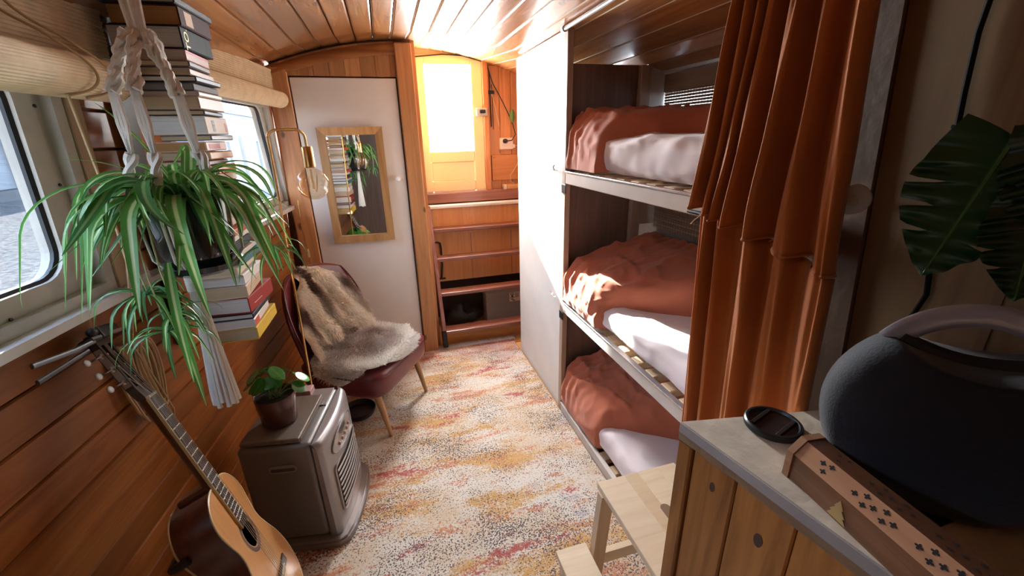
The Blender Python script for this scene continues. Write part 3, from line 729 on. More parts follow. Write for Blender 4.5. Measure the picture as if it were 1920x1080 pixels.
# bamboo blind over the bunk window
bl = thing('bamboo_blind', 'woven brown bamboo blind hanging over the window behind the top bunk', 'blind', (1.37, 1.4, 1.8))
BAM = wood('bamboo_strip', (.50, .38, .27), (.32, .22, .15), 1, .6, 0, 0)
sl0 = None
for k in range(58):
    z = 1.80 - k * .0128
    if sl0 is None: sl0 = mk('bamboo_slat', MB().box((1.384, .74, z - .0054), (1.388, 1.985, z + .0054)), BAM, bl)
    else: dup(sl0, (0, 0, z - 1.80))
th = MB()
for k in range(62):
    y = .75 + k * .02; th.box((1.3825, y - .0012, 1.06), (1.3838, y + .0012, 1.81))
h_ = mk('warp_thread', th, plain('thread', (.3, .22, .15), .9), bl); h_['kind'] = 'stuff'
mk('valance', MB().box((1.3735, .74, 1.735), (1.380, 1.985, 1.815), .002), wood('bamboo_valance', (.40, .29, .20), (.30, .21, .14), 1, .6, 0, 0), bl)
mk('head_rail', MB().box((1.372, .74, 1.818), (1.395, 2.0, 1.842), .003), plain('rail_light', (.7, .68, .66), .5), bl)
mk('pull_cord', MB().tube([(1.369, 1.62, 1.82), (1.369, 1.62, 1.2)], .003, 5), plain('cord_brown', (.16, .10, .06), .8), bl)
wr2 = thing('wire_on_hooks', 'thin black wire strung on hooks above the bamboo blind', 'wire', (1.34, 1.4, 1.86))
mk('wire', MB().tube([(1.362, 2.0, 1.852), (1.362, 1.6, 1.848), (1.362, 1.0, 1.852)], .0025, 5), BLACKP, wr2)
mk('hook', MB().tube([(1.362, 1.56, 1.846), (1.357, 1.56, 1.865), (1.364, 1.56, 1.875)], .004, 5), BLACKP, wr2)

# ------------------------------------------------------------------ orange curtains
CURT = cloth('orange_curtain', (.54, .16, .032), rough=.8, trans=.12, weave=400, bump=.3, dark=.88)
def curtain(name, label, zt, zb, yl_t, yl_b, yr_t, yr_b, npl, amp, seed, x0, st, sb):
    t = thing(name, label, 'curtain', (x0, .75, zt))
    rr = random.Random(seed); am = [rr.uniform(.75, 1.2) for _ in range(npl + 2)]
    cut = [0.0]
    for k in range(npl): cut.append(cut[-1] + rr.uniform(.6, .9) * (1 if k < npl - 3 else 1.9))
    cut = [c / cut[-1] for c in cut]
    def fn(u, v):
        i = 0
        while i < npl - 1 and u > cut[i + 1]: i += 1
        ft = (u - cut[i]) / (cut[i + 1] - cut[i]); A = lerp(am[i], am[i + 1], ft)
        ww = ft + .05 * math.sin(v * 3 + i * 2) * math.sin(math.pi * ft)
        s = math.sin(2 * math.pi * ww + .55 * math.sin(2 * math.pi * ww)); prof = s if s > 0 else -abs(s) ** .6
        prof -= .25 * math.exp(-((ft - .8) / .05) ** 2) * math.sin(v * 5 + i)
        yl = lerp(yl_t, yl_b, v); yr = lerp(yr_t, yr_b, v)
        x = x0 + amp * A * prof * (.75 + .25 * v) + .010 * noise.noise(V((u * 5, v * 2.5, seed + 3))) * v
        y = lerp(yl, yr, u) + .008 * A * math.sin(4 * math.pi * ww) * .5 + .012 * noise.noise(V((u * 4, v * 3, seed + 9))) * v
        z = lerp(zt - st * u, zb - sb * u, v) + .006 * math.sin(2 * math.pi * ww) * v
        if x > .830: x = .830 + (x - .830) * .08
        return V((x, y, z))
    N = npl * 30; o = mk('cloth_panel', MB().grid(fn, N, 40), CURT, t, smooth=True, angle=180)
    md = o.modifiers.new('thickness', 'SOLIDIFY'); md.thickness = .0025
    mk('hem', MB().tube([fn(i / (N - 1), 1.0) + V((0, 0, .003)) for i in range(N)], .0028, 5, True), CURT, t, smooth=True)
    return t, fn
ct, cfn = curtain('upper_curtain', 'upper orange curtain bunched in pleats over the top bunk', 1.985, 1.372, .872, .968, .600, .545, 7, .034, 5, .785, 0, .085)
ct2, cfn2 = curtain('lower_curtain', 'lower orange curtain hanging below the frayed hem of the upper one', 1.366, .58, .930, .885, .550, .520, 5, .032, 9, .795, .085, 0)
fy = MB()
for k, u in enumerate((.05, .2, .62)):
    p = cfn(u, 1); fy.tube([p, p + V((-.006, .012, -.012)), p + V((-.003, .028, -.016 - .01 * k))], .0009, 4)
mk('loose_thread', fy, plain('thread_orange', (.75, .4, .22), .9), ct)

# ------------------------------------------------------------------ right wall: knob, cable
kb = thing('round_hook', 'round white plastic hook on the wooden wall beside the curtain', 'hook', (.88, .61, 1.42))
HKM = Matrix.Translation((.866, .606, 1.420)) @ V((-.80, -.60, 0)).to_track_quat('Z', 'Y').to_matrix().to_4x4()
mk('disc', MB().lathe([(0, .004), (.026, .005), (.030, .010), (.028, .016), (.016, .020), (0, .019)], n=28, M=HKM), plain('hook_white', (.80, .77, .74), .35), kb, smooth=True, angle=50)
mk('peg', MB().lathe([(0, .0195), (.009, .0195), (.007, .032), (.010, .038), (0, .040)], n=14, M=HKM), plain('hook_peg', (.66, .58, .48), .4), kb, smooth=True, angle=50)
mk('wall_pin', MB().lathe([(.006, -.012), (.006, .0045)], n=10, M=HKM), plain('hook_peg', (0, 0, 0)), kb)
cbk = thing('black_cable', 'black cable running down the wooden wall behind the dark big leaf', 'cable', (.876, .47, 1.4))
mk('cable', MB().tube([(.878, .505, 1.98), (.878, .492, 1.74), (.878, .494, 1.68), (.878, .488, 1.60), (.878, .483, 1.55), (.877, .466, 1.45), (.877, .457, 1.315), (.876, .450, 1.275), (.876, .459, 1.235), (.876, .477, 1.19), (.876, .49, 1.10), (.876, .50, 1.03)], .0042, 8), CABLE, cbk, smooth=True)
mk('cable_clip', MB().box((.874, .478, 1.545), (.884, .490, 1.551), .001), BLACKP, cbk)

# ------------------------------------------------------------------ counter cabinet in the right foreground
cbn = thing('counter_cabinet', 'pine boarded counter cabinet with a grey worn worktop in the right foreground', 'cabinet', (.7, .2, 0))
CZ = 1.0
A = V((.515, .580, 0)); Bv = V((.69, -.42, 0)); Cc = V((.872, -.42, 0)); D_ = V((.872, .512, 0))
edge = (Bv - A).normalized(); EL_ = (Bv - A).length; inn = V((-edge.y, edge.x, 0)); inn = inn if inn.x > 0 else -inn
def CF(a, z, d): return V((A.x, A.y, 0)) + edge * a + inn * d + V((0, 0, z))
top = MB(); poly = [A + V((0, 0, 0)), Bv, Cc, D_]
top.prism([(p.x, p.y) for p in poly], CZ - .022, CZ, lambda a, b_, d: V((a, b_, d)))
mk('worktop', top, TOPW, cbn)
lip = MB(); n_ = 40; pts_o = []; pts_i = []
for k in range(n_ + 1):
    a = EL_ * k / n_; j = .002 * noise.noise(V((a * 30, 2, 0))) - (.004 if .05 < a < .17 and noise.noise(V((a * 60, 0, 0))) > 0 else 0)
    pts_o.append((a, -.003 + abs(j)))
lipf = lambda a, d, z: CF(a, z, d)
lip.prism(pts_o + [(EL_, .02), (0, .02)], CZ - .040, CZ - .0225, lipf)
mk('splintered_edge_strip', lip, wood('strip_wood', (.42, .27, .16), (.28, .17, .09), 1, .7, 0, .2), cbn, label='splintered brown strip under the worktop edge')
mk('edge_line', MB().prism([(0, CZ - .0215), (EL_, CZ - .0215), (EL_, CZ - .001), (0, CZ - .001)], -.004, -.0005, CF), plain('worktop_edge', (.40, .37, .36), .6, var=.2), cbn)
cuts = [0, .034, .128, .235, .335, .43, .53, .64, .76, .88, EL_ - .01]
for k in range(len(cuts) - 1):
    a0, a1 = cuts[k], cuts[k + 1]; dd = .004 if k else -.004
    b = MB(); c = .004
    pr = [(a0 + .0008, dd + .02), (a0 + .0008, dd + c), (a0 + c, dd), (a1 - c, dd), (a1 - .0008, dd + c), (a1 - .0008, dd + .02)]
    b.prism(pr, .02, CZ - .041, lambda a, d, z: CF(a, z, d)); mk('front_board', b, CABW, cbn)
kn = plain('knot_dark', (.07, .035, .025), .5)
def knot(a, z, ra, rz):
    ctr = CF(a, z, .0032)
    for q, (s_, dd) in enumerate(((1, 0), )):
        vs = [ctr + edge * (math.cos(t * math.pi / 8) * ra) + V((0, 0, math.sin(t * math.pi / 8) * rz)) for t in range(16)]
        mk('knot', MB().quad(*vs), kn, cbn)
knot(.085, .905, .0055, .011); knot(.185, .875, .008, .015); knot(.30, .86, .007, .012)
mk('carcass', MB().prism([(p.x, p.y) for p in (A + edge * .012 + inn * .026, Bv + inn * .026, Cc, V((.866, .500, 0)), A + V((.05, -.02, 0)))], .021, CZ - .023, lambda a, b_, d: V((a, b_, d))), plain('carcass_pine', (.34, .19, .09), .6), cbn)

# lens cap
lc = thing('lens_cap', 'black round camera lens cap lying on the grey worktop', 'lens cap', (.655, .495, CZ))
LCM = Matrix.Translation((.672, .512, CZ + .0006)) @ Matrix.Rotation(math.radians(18), 4, 'Z') @ Matrix.Scale(1.12, 4)
mk('rim', MB().lathe([(.043, 0), (.0455, .002), (.0455, .010), (.043, .0125), (.0395, .0125), (.0375, .008), (0, .0078), (0, .001), (.043, 0)], n=48, M=LCM), BLACKP, lc, smooth=True, angle=40)
for s_ in (-1, 1):
    mk('pinch_grip', MB().box((-.030, s_ * .021 - .0035, .0082), (.030, s_ * .021 + .0035, .0118), .001, 1, LCM), plain('cap_grip', (.02, .021, .023), .3), lc)

# incense box
ib = thing('incense_box', 'long carved wooden incense box with cut out holes on the worktop', 'incense box', (.61, .3, CZ))
ROSE = wood('rosewood', (.30, .135, .065), (.19, .075, .03), 1, .4, .15, 0, grain=20)
ROSED = wood('rosewood_dark', (.17, .07, .035), (.10, .04, .02), 1, .35, .25, 0, grain=20)
ROSEL = wood('rosewood_light', (.40, .20, .10), (.30, .13, .06), 1, .4, .15, 0, grain=20)
b0 = V((.626, .410, CZ + .0006)); bd = V((-.10, -.995, 0)).normalized(); bx = V((-bd.y, bd.x, 0)); bx = bx if bx.x > 0 else -bx
def IF(l_, c_, z): return b0 + bd * l_ + bx * c_ + V((0, 0, z))
sec = [(-.036, 0), (-.036, .048), (-.016, .070), (.016, .070), (.036, .048), (.036, 0)]
IL = .32
body = MB(); vs = [IF(l_, c_, z) for l_ in (.012, IL - .012) for c_, z in ((-.034, 0), (-.034, .046), (.034, .046), (.034, 0))]
body.add(vs, [(0, 1, 2, 3), (7, 6, 5, 4), (0, 4, 5, 1), (1, 5, 6, 2), (2, 6, 7, 3), (3, 7, 4, 0)])
mk('box_body', body, ROSE, ib)
def panel(name, pa, pb_, mat):
    b = MB(); a1 = IF(.012, *pa); n1 = (IF(.012, *pb_) - a1); th_ = .004
    nn = bd.cross(n1).normalized(); nn = nn if nn.z > 0 or abs(nn.z) < 1e-6 and nn.x < 0 else -nn
    p = [IF(.012, *pa), IF(IL - .012, *pa), IF(IL - .012, *pb_), IF(.012, *pb_)]
    b.add(p + [q - nn * th_ for q in p], [(0, 1, 2, 3), (7, 6, 5, 4), (0, 4, 5, 1), (1, 5, 6, 2), (2, 6, 7, 3), (3, 7, 4, 0)])
    o = mk(name, b, mat, ib); return o, nn
fp, fn_ = panel('slanted_lid_panel', (-.036, .048), (-.016, .070), ROSEL)
tp, tn_ = panel('lid_top', (-.016, .070), (.016, .070), ROSED)
rp_, rn_ = panel('slanted_lid_panel', (.036, .048), (.016, .070), ROSED)
HOLEM = plain('hole_black', (.008, .006, .005), .9)
def flower(l_, t, which=0, s=.0052):
    if which == 0:
        c_ = lerp(-.036, -.016, t); z = lerp(.048, .070, t); nn = fn_; vv = (IF(0, -.016, .070) - IF(0, -.036, .048)).normalized()
    else:
        c_ = lerp(-.016, .016, t); z = .070; nn = tn_; vv = bx
    ctr = IF(l_, c_, z) + nn * .0004; vs = []
    for k in range(16):
        an = 2 * math.pi * k / 16; r_ = s * (.45 + .55 * abs(math.cos(2 * an)))
        vs.append(ctr + bd * (math.cos(an) * r_) + vv * (math.sin(an) * r_ * .8))
    mk('cut_out_hole', MB().quad(*vs), HOLEM, ib)
for base in (.05, .105, .19, .245):
    pat = ((0, .65), (.013, .75), (.008, .3)) if base == .05 else ((0, .5), (.013, .75), (.016, .3), (.027, .5), (.040, .75), (.043, .3), (.054, .5))
    for dl, t in pat:
        flower(base + dl, t); flower(base + dl, t, 1, .004)
for l0 in (0, IL - .012):
    mk('end_cap', MB().prism(sec, l0, l0 + .0118, lambda a, b_, d: IF(d, a * 1.06, b_ * 1.04)), ROSEL, ib)
inl = MB(); ip = [(.083, .004), (.113, .004), (.107, .013), (.110, .014), (.103, .024), (.105, .025), (.098, .039), (.091, .025), (.093, .024), (.086, .014), (.089, .013)]
inl.prism(ip, 0, .0012, lambda a, b_, d: IF(a, -.0345 - d, b_)); mk('brass_inlay', inl, plain('inlay', (.55, .40, .18), .35, .5), ib, label='pale brass leaf inlay')

# speaker
sp_ = thing('round_speaker', 'large round dark blue fabric speaker with a metal carry handle on the counter', 'speaker', (.755, .31, CZ))
sc0 = V((.760, .312, 1.135)); sa = V((-.66, .75, 0)).normalized(); sn = V((-.75, -.66, 0)).normalized(); su = V((0, 0, 1))
RS = .158
def spk(u, v):
    a = 2 * math.pi * u; r = math.sin(math.pi * v); zz = math.cos(math.pi * v)
    r = abs(r) ** .62; dn = math.copysign(abs(zz) ** .8, zz) * .068
    x, y = math.cos(a) * r * RS, math.sin(a) * r * RS
    y = max(y, -.132)
    lim = .128 - .030 * (1 - min(1, abs(x) / .10) ** 2)
    if y > lim: y = lim + (y - lim) * .06
    return sc0 + sa * x + su * y + sn * dn
mk('fabric_body', MB().grid(spk, 72, 40, True), plain('speaker_fabric', (.006, .010, .020), .8, bump=.15, bscale=300, sheen=.25), sp_, smooth=True, angle=180)
pts = []
for k in range(25):
    an = math.radians(148 - 116 * k / 24); pts.append(sc0 + sa * (-math.cos(an) * .112 * -1) + su * (.050 + math.sin(an) * .122))
hb = MB().tube(pts, .017, 12, True, .38)
mk('carry_handle', hb, plain('handle_metal', (.45, .48, .55), .28, .25), sp_, smooth=True)
mk('top_trim', MB().tube([sc0 + sa * q + su * (.1305 - .030 * (1 - min(1, abs(q) / .10) ** 2)) + sn * (.0) for q in [(-.085 + .17 * k / 12) for k in range(13)]], .012, 8, True), BLACKP, sp_, smooth=True)
mk('foot_ring', MB().box((sc0.x - .05, sc0.y - .05, CZ + .0006), (sc0.x + .05, sc0.y + .05, CZ + .006), .002), RUBBER, sp_)

# ------------------------------------------------------------------ step stool
ss = thing('step_stool', 'pale birch two-step stool with a handle slot beside the bunks', 'step stool', (.7, .78, .012))
BIR = wood('birch', (.80, .65, .46), (.70, .53, .35), 0, .45, .1, 0, var=.06); BIRS = wood('birch_stave', (.70, .53, .34), (.62, .45, .28), 0, .45, .1, 0, var=.06); BIRZ = wood('birch_leg', (.70, .53, .36), (.6, .44, .28), 2, .5, 0, 0, var=.08)
ZT = .50
ylo, yhi = .600, .936; xlo, xhi = .536, .822
xs = [xlo, xlo + .098, xlo + .145, xlo + .218, xhi]
for k in range(4):
    b = MB()
    mk('top_stave', MB().box((xs[k], ylo, ZT - .022), (xs[k + 1], yhi, ZT), .0015), (BIR, BIRS, BIR, BIR)[k], ss)
hm = MB(); hp = rpoly([(.668, .70), (.698, .70), (.698, .80), (.668, .80)], .0145, 6)
hm.prism(hp, ZT + .0002, ZT + .0008, lambda a, b_, d: V((a, b_, d))); mk('handle_slot', hm, plain('slot_dark', (.22, .13, .07), .7), ss)
for y in (ylo + .03, yhi - .03):
    for xa, xb in ((.553, .520), (.805, .815)):
        b = MB(); zt = ZT - .0225
        t0, t1 = V((xa, y, zt)), V((xb, y, .0125)); h = .022
        vs = [p + V((sx_ * h, sy_ * .014, 0)) for p in (t0, t1) for sx_, sy_ in ((-1, -1), (1, -1), (1, 1), (-1, 1))]
        b.add(vs, [(0, 1, 2, 3), (7, 6, 5, 4), (0, 4, 5, 1), (1, 5, 6, 2), (2, 6, 7, 3), (3, 7, 4, 0)]); mk('leg', b, BIRZ, ss)
    mk('side_rail', MB().box((.404, y - .012, .18), (.80, y + .012, .226), .002), BIR, ss)
    mk('front_leg', MB().box((.404, y - .0125, .0125), (.44, y + .0125, .179), .002), BIRZ, ss)
mk('lower_step', MB().box((.397, ylo, .2265), (.505, yhi, .2485), .0015), BIR, ss)
mk('back_rail', MB().box((.79, ylo + .05, .40), (.81, yhi - .05, .45), .002), BIR, ss)

# ------------------------------------------------------------------ rolled blinds on the left wall
PAPER = plain('blind_paper', (.78, .62, .41), .7, var=.1, vscale=25)
def roll_blind(name, label, y0s, y1s, y0r, y1r, zc_, rad, off, ztop, nsl):
    t = thing(name, label, 'blind', WF((y0s + y1s) / 2, zc_, off))
    # hanging sheet made of fine reeds
    s0 = []
    zz = ztop; k = 0
    while zz > zc_ - .01:
        b = MB(); j = R.uniform(-.004, .004)
        b.tube([WF(y0s, zz, .022), WF((y0s + y1s) / 2, zz, .022), WF(y1s + j, zz, .022)], .0056, 6)
        s0.append(b); zz -= .0092
    for b in s0: mk('reed', b, PAPER, t)
    # spiral roll
    sp = MB(); nth = 60
    def prf(a):
        turns = 2.6; th_ = a * turns * 2 * math.pi; r_ = rad * (1 - .32 * (1 - a))
        return r_ * math.cos(th_ + math.pi), r_ * math.sin(th_ + math.pi)
    # ribbed outer surface
    def rf(u, v):
        y = lerp(y0r, y1r, u); a = 2 * math.pi * v
        rr_ = rad * (1 + .022 * math.cos(v * 2 * math.pi * 46)) * (1 + .04 * math.sin(a * 2 + 1))
        return WF(y, zc_ + math.sin(a) * rr_ * 1.05, off + math.cos(a) * rr_)
    sp.grid(rf, 14, 230, False, True); mk('blind_roll', sp, PAPER, t, smooth=True, angle=180)
    e = MB()
    pts = [WF(y1r + .0015, zc_ + prf(q / nth)[1] * 1.02, off + prf(q / nth)[0]) for q in range(nth + 1)]
    e.tube(pts, .0022, 4); mk('roll_spiral', e, plain('blind_edge', (.42, .28, .14), .8), t)
    en = MB(); c_ = [WF(y1r - .004, zc_ + math.sin(2 * math.pi * q / 32) * rad * .97, off + math.cos(2 * math.pi * q / 32) * rad * .95) for q in range(32)]
    en.add(c_, [tuple(range(32))]); mk('roll_end', en, plain('blind_shade', (.50, .34, .18), .8), t)
    return t
b1 = roll_blind('rolled_blind', 'cream rolled reed blind above the near left window', -.2, 1.585, -.2, 1.475, 1.705, .048, .075, 2.02, 34)
b2 = roll_blind('rolled_blind', 'cream rolled reed blind above the far left window near the closet', 1.74, 2.935, 1.74, 2.90, 1.772, .042, .066, 1.93, 20)
cordm = plain('blind_cord_tan', (.48, .33, .18), .8)
lp = MB()
for dy in (.27, .33):
    cp_ = [(.80, 2.02, .03), (.93, 1.84, .045), (1.00, 1.775, .10), (1.055, 1.735, .124), (1.07, 1.70, .132), (1.05, 1.672, .122), (1.01, 1.655, .09)]
    fine_ = []
    for i_ in range(len(cp_) - 1):
        q0, q1, q2, q3 = cp_[max(0, i_ - 1)], cp_[i_], cp_[i_ + 1], cp_[min(len(cp_) - 1, i_ + 2)]
        for k in range(6):
            t = k / 6; fine_.append([.5 * (2 * q1[j] + (q2[j] - q0[j]) * t + (2 * q0[j] - 5 * q1[j] + 4 * q2[j] - q3[j]) * t * t + (3 * q1[j] - q0[j] - 3 * q2[j] + q3[j]) * t ** 3) for j in range(3)])
    lp.tube([WF(y_ + dy, z_, d_) for y_, z_, d_ in fine_], .0030, 6)
mk('lift_cord', lp, cordm, b1, smooth=True)
rp2 = thing('cord_bundle', 'looped bundle of tan blind cord hanging on the pine wall behind the guitar', 'cord', WF(1.32, .95, .03))
mk('cord', MB().tube([WF(1.28, 1.66, .10), WF(1.33, 1.45, .085), WF(1.36, 1.25, .07), WF(1.345, 1.10, .055), WF(1.33, 1.0, .042)], .0035, 6), cordm, rp2, smooth=True)
for k in range(9):
    L = .17 + .04 * R.random(); y = 1.315 + .007 * k; w_ = .014 + .010 * R.random(); d0 = .022 + .0035 * k
    pts = []
    for q in range(25):
        a = 2 * math.pi * q / 24
        pts.append(WF(y + math.sin(a) * w_ * 1.6 + .02 * (1 - math.cos(a)) * .5 + R.uniform(-.002, .002), 1.02 - L * (1 - math.cos(a)) / 1.5, d0 + .006 * math.sin(a * 2)))
    mk('cord_loop', MB().tube(pts, .0042, 6, False), cordm, rp2, smooth=True)
mk('tail', MB().tube([WF(1.335, 1.0, .045), WF(1.38, .85, .05), WF(1.42, .74, .045), WF(1.41, .71, .045)], .0034, 6), cordm, rp2, smooth=True)

# ------------------------------------------------------------------ tower of books
BKX = -.488   # plane of the spines
def lettering(txt, size, M, mat, parent, ext=.0003):
    cu = bpy.data.curves.new('t', 'FONT'); cu.body = txt; cu.size = size; cu.extrude = ext; cu.align_x = 'CENTER'; cu.align_y = 'CENTER'
    o = bpy.data.objects.new('t', cu); me = bpy.data.meshes.new_from_object(o)
    bpy.data.objects.remove(o); b = MB(); b.v = [M @ v.co for v in me.vertices]; b.f = [tuple(p.vertices) for p in me.polygons]; bpy.data.meshes.remove(me)
    return mk('lettering', b, mat, parent)
PAGES = {}
def pagemat(c):
    if c not in PAGES:
        m, n, l, bs = _base('pages_%d' % len(PAGES)); tc = n.new('ShaderNodeTexCoord'); mp = n.new('ShaderNodeMapping'); mp.inputs['Scale'].default_value = (3, 3, 900)
        l.new(tc.outputs['Object'], mp.inputs[0]); nz = n.new('ShaderNodeTexNoise'); nz.inputs['Scale'].default_value = 1; l.new(mp.outputs[0], nz.inputs[0])
        r = n.new('ShaderNodeValToRGB'); r.color_ramp.elements[0].position = .35; r.color_ramp.elements[1].position = .65
        r.color_ramp.elements[0].color = (*[x * .7 for x in c], 1); r.color_ramp.elements[1].color = (*c, 1); l.new(nz.outputs[0], r.inputs[0]); l.new(r.outputs[0], bs.inputs[0]); bs.inputs['Roughness'].default_value = .85
        PAGES[c] = m
    return PAGES[c]
P1 = (.66, .62, .58); P2 = (.52, .40, .26); P3 = (.42, .22, .09)
books = [  # bottom to top: thickness, width(x), length(y), spine colour, pages, label
 (.040, .165, .235, (.58, .38, .05), P2, 'yellow paperback, the lowest book of the stack'),
 (.026, .150, .200, (.62, .56, .52), P1, 'white paperback with a red patch on its spine, second from the bottom', ),
 (.017, .150, .195, (.03, .028, .03), P1, 'slim black spined book under the thick red hardcover'),
 (.048, .175, .220, (.30, .028, .022), P1, 'thick red hardcover near the bottom of the book stack'),
 (.036, .150, .205, (.55, .40, .28), P2, 'thick tan paperback lying on the red hardcover'),
 (.030, .135, .190, (.66, .62, .58), P1, 'white paperback behind the hanging pot saucer'),
 (.026, .145, .205, (.60, .48, .33), P2, 'cream spined paperback below the teal book'),
 (.022, .150, .210, (.06, .14, .17), P1, 'teal spined book low in the stack behind the plant'),
 (.014, .130, .185, (.5, .46, .42), P1, 'slim grey white paperback above the teal book'),
 (.025, .140, .185, (.05, .05, .07), P1, 'dark navy book behind the hanging leaves'),
 (.020, .140, .190, (.68, .64, .60), P1, 'white book above the navy one behind the leaves'),
 (.018, .135, .185, (.45, .08, .05), P2, 'red slim book half hidden by the plant'),
 (.026, .140, .190, (.64, .60, .56), P1, 'white thick paperback in the middle behind the leaves'),
 (.022, .145, .225, (.48, .33, .22), P2, 'tan book sticking out toward the far window'),
 (.015, .125, .180, (.10, .07, .06), P2, 'slim dark brown book under a white gap'),
 (.024, .140, .185, (.66, .62, .57), P1, 'white book with pale pages behind the topmost leaves'),
 (.016, .145, .210, (.50, .40, .28), P2, 'beige slim book sticking out to the right'),
 (.014, .130, .175, (.20, .11, .08), P2, 'narrow brown book below the beige one'),
 (.024, .140, .185, (.58, .50, .40), P2, 'beige paperback under the orange red book'),
 (.021, .140, .185, (.60, .12, .03), P1, 'orange red book with white pages'),
 (.013, .130, .180, (.14, .05, .045), P2, 'slim dark maroon book above the orange red one'),
 (.020, .140, .185, (.46, .22, .07), P2, 'orange brown book in the upper middle of the stack'),
 (.025, .140, .185, (.52, .33, .25), P3, 'pinkish beige book with reddish print on its spine'),
 (.014, .130, .170, (.10, .06, .05), P2, 'slim dark book under the thick white one'),
 (.044, .150, .180, (.66, .56, .48), (.72, .70, .70), 'thick white book with a dark square mark on its spine'),
 (.012, .140, .180, (.05, .035, .03), P2, 'very slim dark book lying on the thick white one'),
 (.030, .145, .170, (.42, .26, .18), P2, 'light brown book above the thick white one'),
 (.012, .140, .165, (.62, .52, .42), P1, 'cream slim book above the light brown one'),
 (.018, .140, .175, (.16, .14, .14), (.30, .30, .31), 'slim grey book in the upper stack'),
 (.014, .135, .170, (.02, .02, .03), P1, 'slim black book with white pages in the upper stack'),
 (.016, .140, .180, (.50, .34, .26), P2, 'thin beige book under the red topped one'),
 (.014, .140, .165, (.12, .09, .08), P2, 'thin dark brown book below the book with red spine edge'),
 (.024, .150, .175, (.48, .26, .22), (.45, .40, .33), 'beige pink book with a red edge below the large black book'),
 (.056, .175, .190, (.022, .020, .020), (.50, .48, .46), 'very thick black hardcover with gold lettering near the top'),
 (.050, .170, .195, (.10, .022, .022), P3, 'thick maroon hardcover with a beige patch near the ceiling'),
 (.020, .180, .235, (.018, .017, .018), (.40, .38, .35), 'wide black book topmost of the stack against the ceiling'),
]
BSC = (1.795 - .905) / sum(b_[0] + .0006 for b_ in books[:33])
bz = .905; tw = thing('book_tower_column', 'dark metal column fixed to the wall that carries the stacked books', 'shelf', WF(1.62, .9, .01))
mk('column', MB().prism([(1.585, .89), (1.655, .89), (1.655, 1.925), (1.585, 1.925)], .003, .014, WF), DARKM, tw)
GOLD = plain('gold_ink', (.75, .52, .22), .4, .3)
for i, bk_ in enumerate(books):
    th_, dx, dy, cs, pg, lab = bk_
    if i < 33: th_ *= BSC
    z0, z1 = bz, bz + th_ - .0012
    jx = R.uniform(-.012, .012) if 4 < i < 33 else R.uniform(-.003, .004); ya = 1.505 + (R.uniform(-.012, .012) if i > 4 else 0)
    x1 = BKX + jx; x0 = x1 - dx; yb = ya + dy
    x0 = max(x0, wx(ya, z0) + .028)
    t = thing('book', lab, 'book', ((x0 + x1) / 2, (ya + yb) / 2, z0), 'books stacked on the wall tower')
    ang = R.uniform(-.05, .05) if 4 < i < 33 else (-.03, .02, -.02, -.09, .04)[i] if i < 5 else -.05
    RM = Matrix.Translation((x1, ya, 0)) @ Matrix.Rotation(ang, 4, 'Z') @ Matrix.Translation((-x1, -ya, 0))
    c = min(.0028, th_ * .16)
    hard = th_ > .045 or i in (2, 7, 9, 28)
    e = .004 if hard else 0
    cv = MB()
    prof = [(x0, z0), (x1 - .003, z0), (x1, z0 + .003), (x1, z1 - .003), (x1 - .003, z1), (x0, z1), (x0, z1 - c), (x1 - .004, z1 - c), (x1 - .004, z0 + c), (x0, z0 + c)]
    cv.prism(prof, ya, yb, lambda a, b_, d: RM @ V((a, d, b_)))
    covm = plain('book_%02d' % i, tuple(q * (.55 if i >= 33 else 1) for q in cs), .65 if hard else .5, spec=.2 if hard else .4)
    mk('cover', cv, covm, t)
    pm = MB().box((x0 + e, ya + e, z0 + c + .0002), (x1 - .0045, yb - e, z1 - c - .0002), 0, 1, RM)
    mk('pages', pm, pagemat(pg), t)
    SM = RM @ Matrix.Translation((x1 + .0003, 0, (z0 + z1) / 2)) @ Matrix(((0, 0, 1, 0), (1, 0, 0, 0), (0, 1, 0, 0), (0, 0, 0, 1)))
    def patch(y0, y1, za, zb, mat, nm='spine_patch'):
        mk(nm, MB().box((x1 - .0002, y0, za), (x1 + .0005, y1, zb), 0, 1, RM), mat, t)
    if i == 33:
        lettering('TO.', .034, SM @ Matrix.Translation((ya + .028, -.002, 0)) @ Matrix.Rotation(math.pi / 2, 4, 'Z'), GOLD, t)
        mk('spine_line', MB().box((x1 - .0002, ya + .15, z0 + .008), (x1 + .0004, ya + .151, z1 - .008), 0, 1, RM), plain('grey_ink', (.15, .14, .13), .6), t)
    if i == 34: patch(ya + .03, ya + .075, z0 + .007, z1 - .007, plain('patch_beige', (.55, .36, .24), .6))
    if i == 24:
        patch(ya + .045, ya + .066, z0 + .008, z1 - .010, plain('patch_dark', (.04, .03, .03), .6)); lettering('ST', .012, SM @ Matrix.Translation((ya + .0555, 0, .0004)), plain('patch_light', (.7, .62, .55), .6), t)
        patch(ya + .155, ya + .175, z0 + .008, z1 - .016, plain('patch_red', (.45, .10, .07), .6))
    if i == 3:
        for q in range(9): patch(ya + .04 + q * .008, ya + .046 + q * .008, z0 + .021, z0 + .0235, plain('title_ink', (.75, .55, .5), .5), 'title_stroke')
    if i == 1: patch(ya + .001, ya + .055, z0 + .004, z1 - .004, plain('patch_red2', (.55, .07, .04), .5)); 
    if i == 2:
        patch(ya + .03, ya + .12, z0 + .005, z1 - .008, plain('grey_ink', (0, 0, 0)))
    if i == 22: patch(ya + .02, ya + .12, z0 + .006, z1 - .008, plain('patch_red3', (.42, .10, .08), .6))
    if i == 32: patch(ya + .002, ya + .17, z1 - .007, z1 - .0005, plain('patch_red4', (.5, .03, .03), .5))
    if i == 4:
        for q in range(3): patch(ya + .03, ya + .17, z0 + .007 + q * .008, z0 + .009 + q * .008, plain('title_tan', (.42, .28, .18), .6), 'title_stroke')
    bz += th_ + .0006 * (BSC if i < 33 else 1)

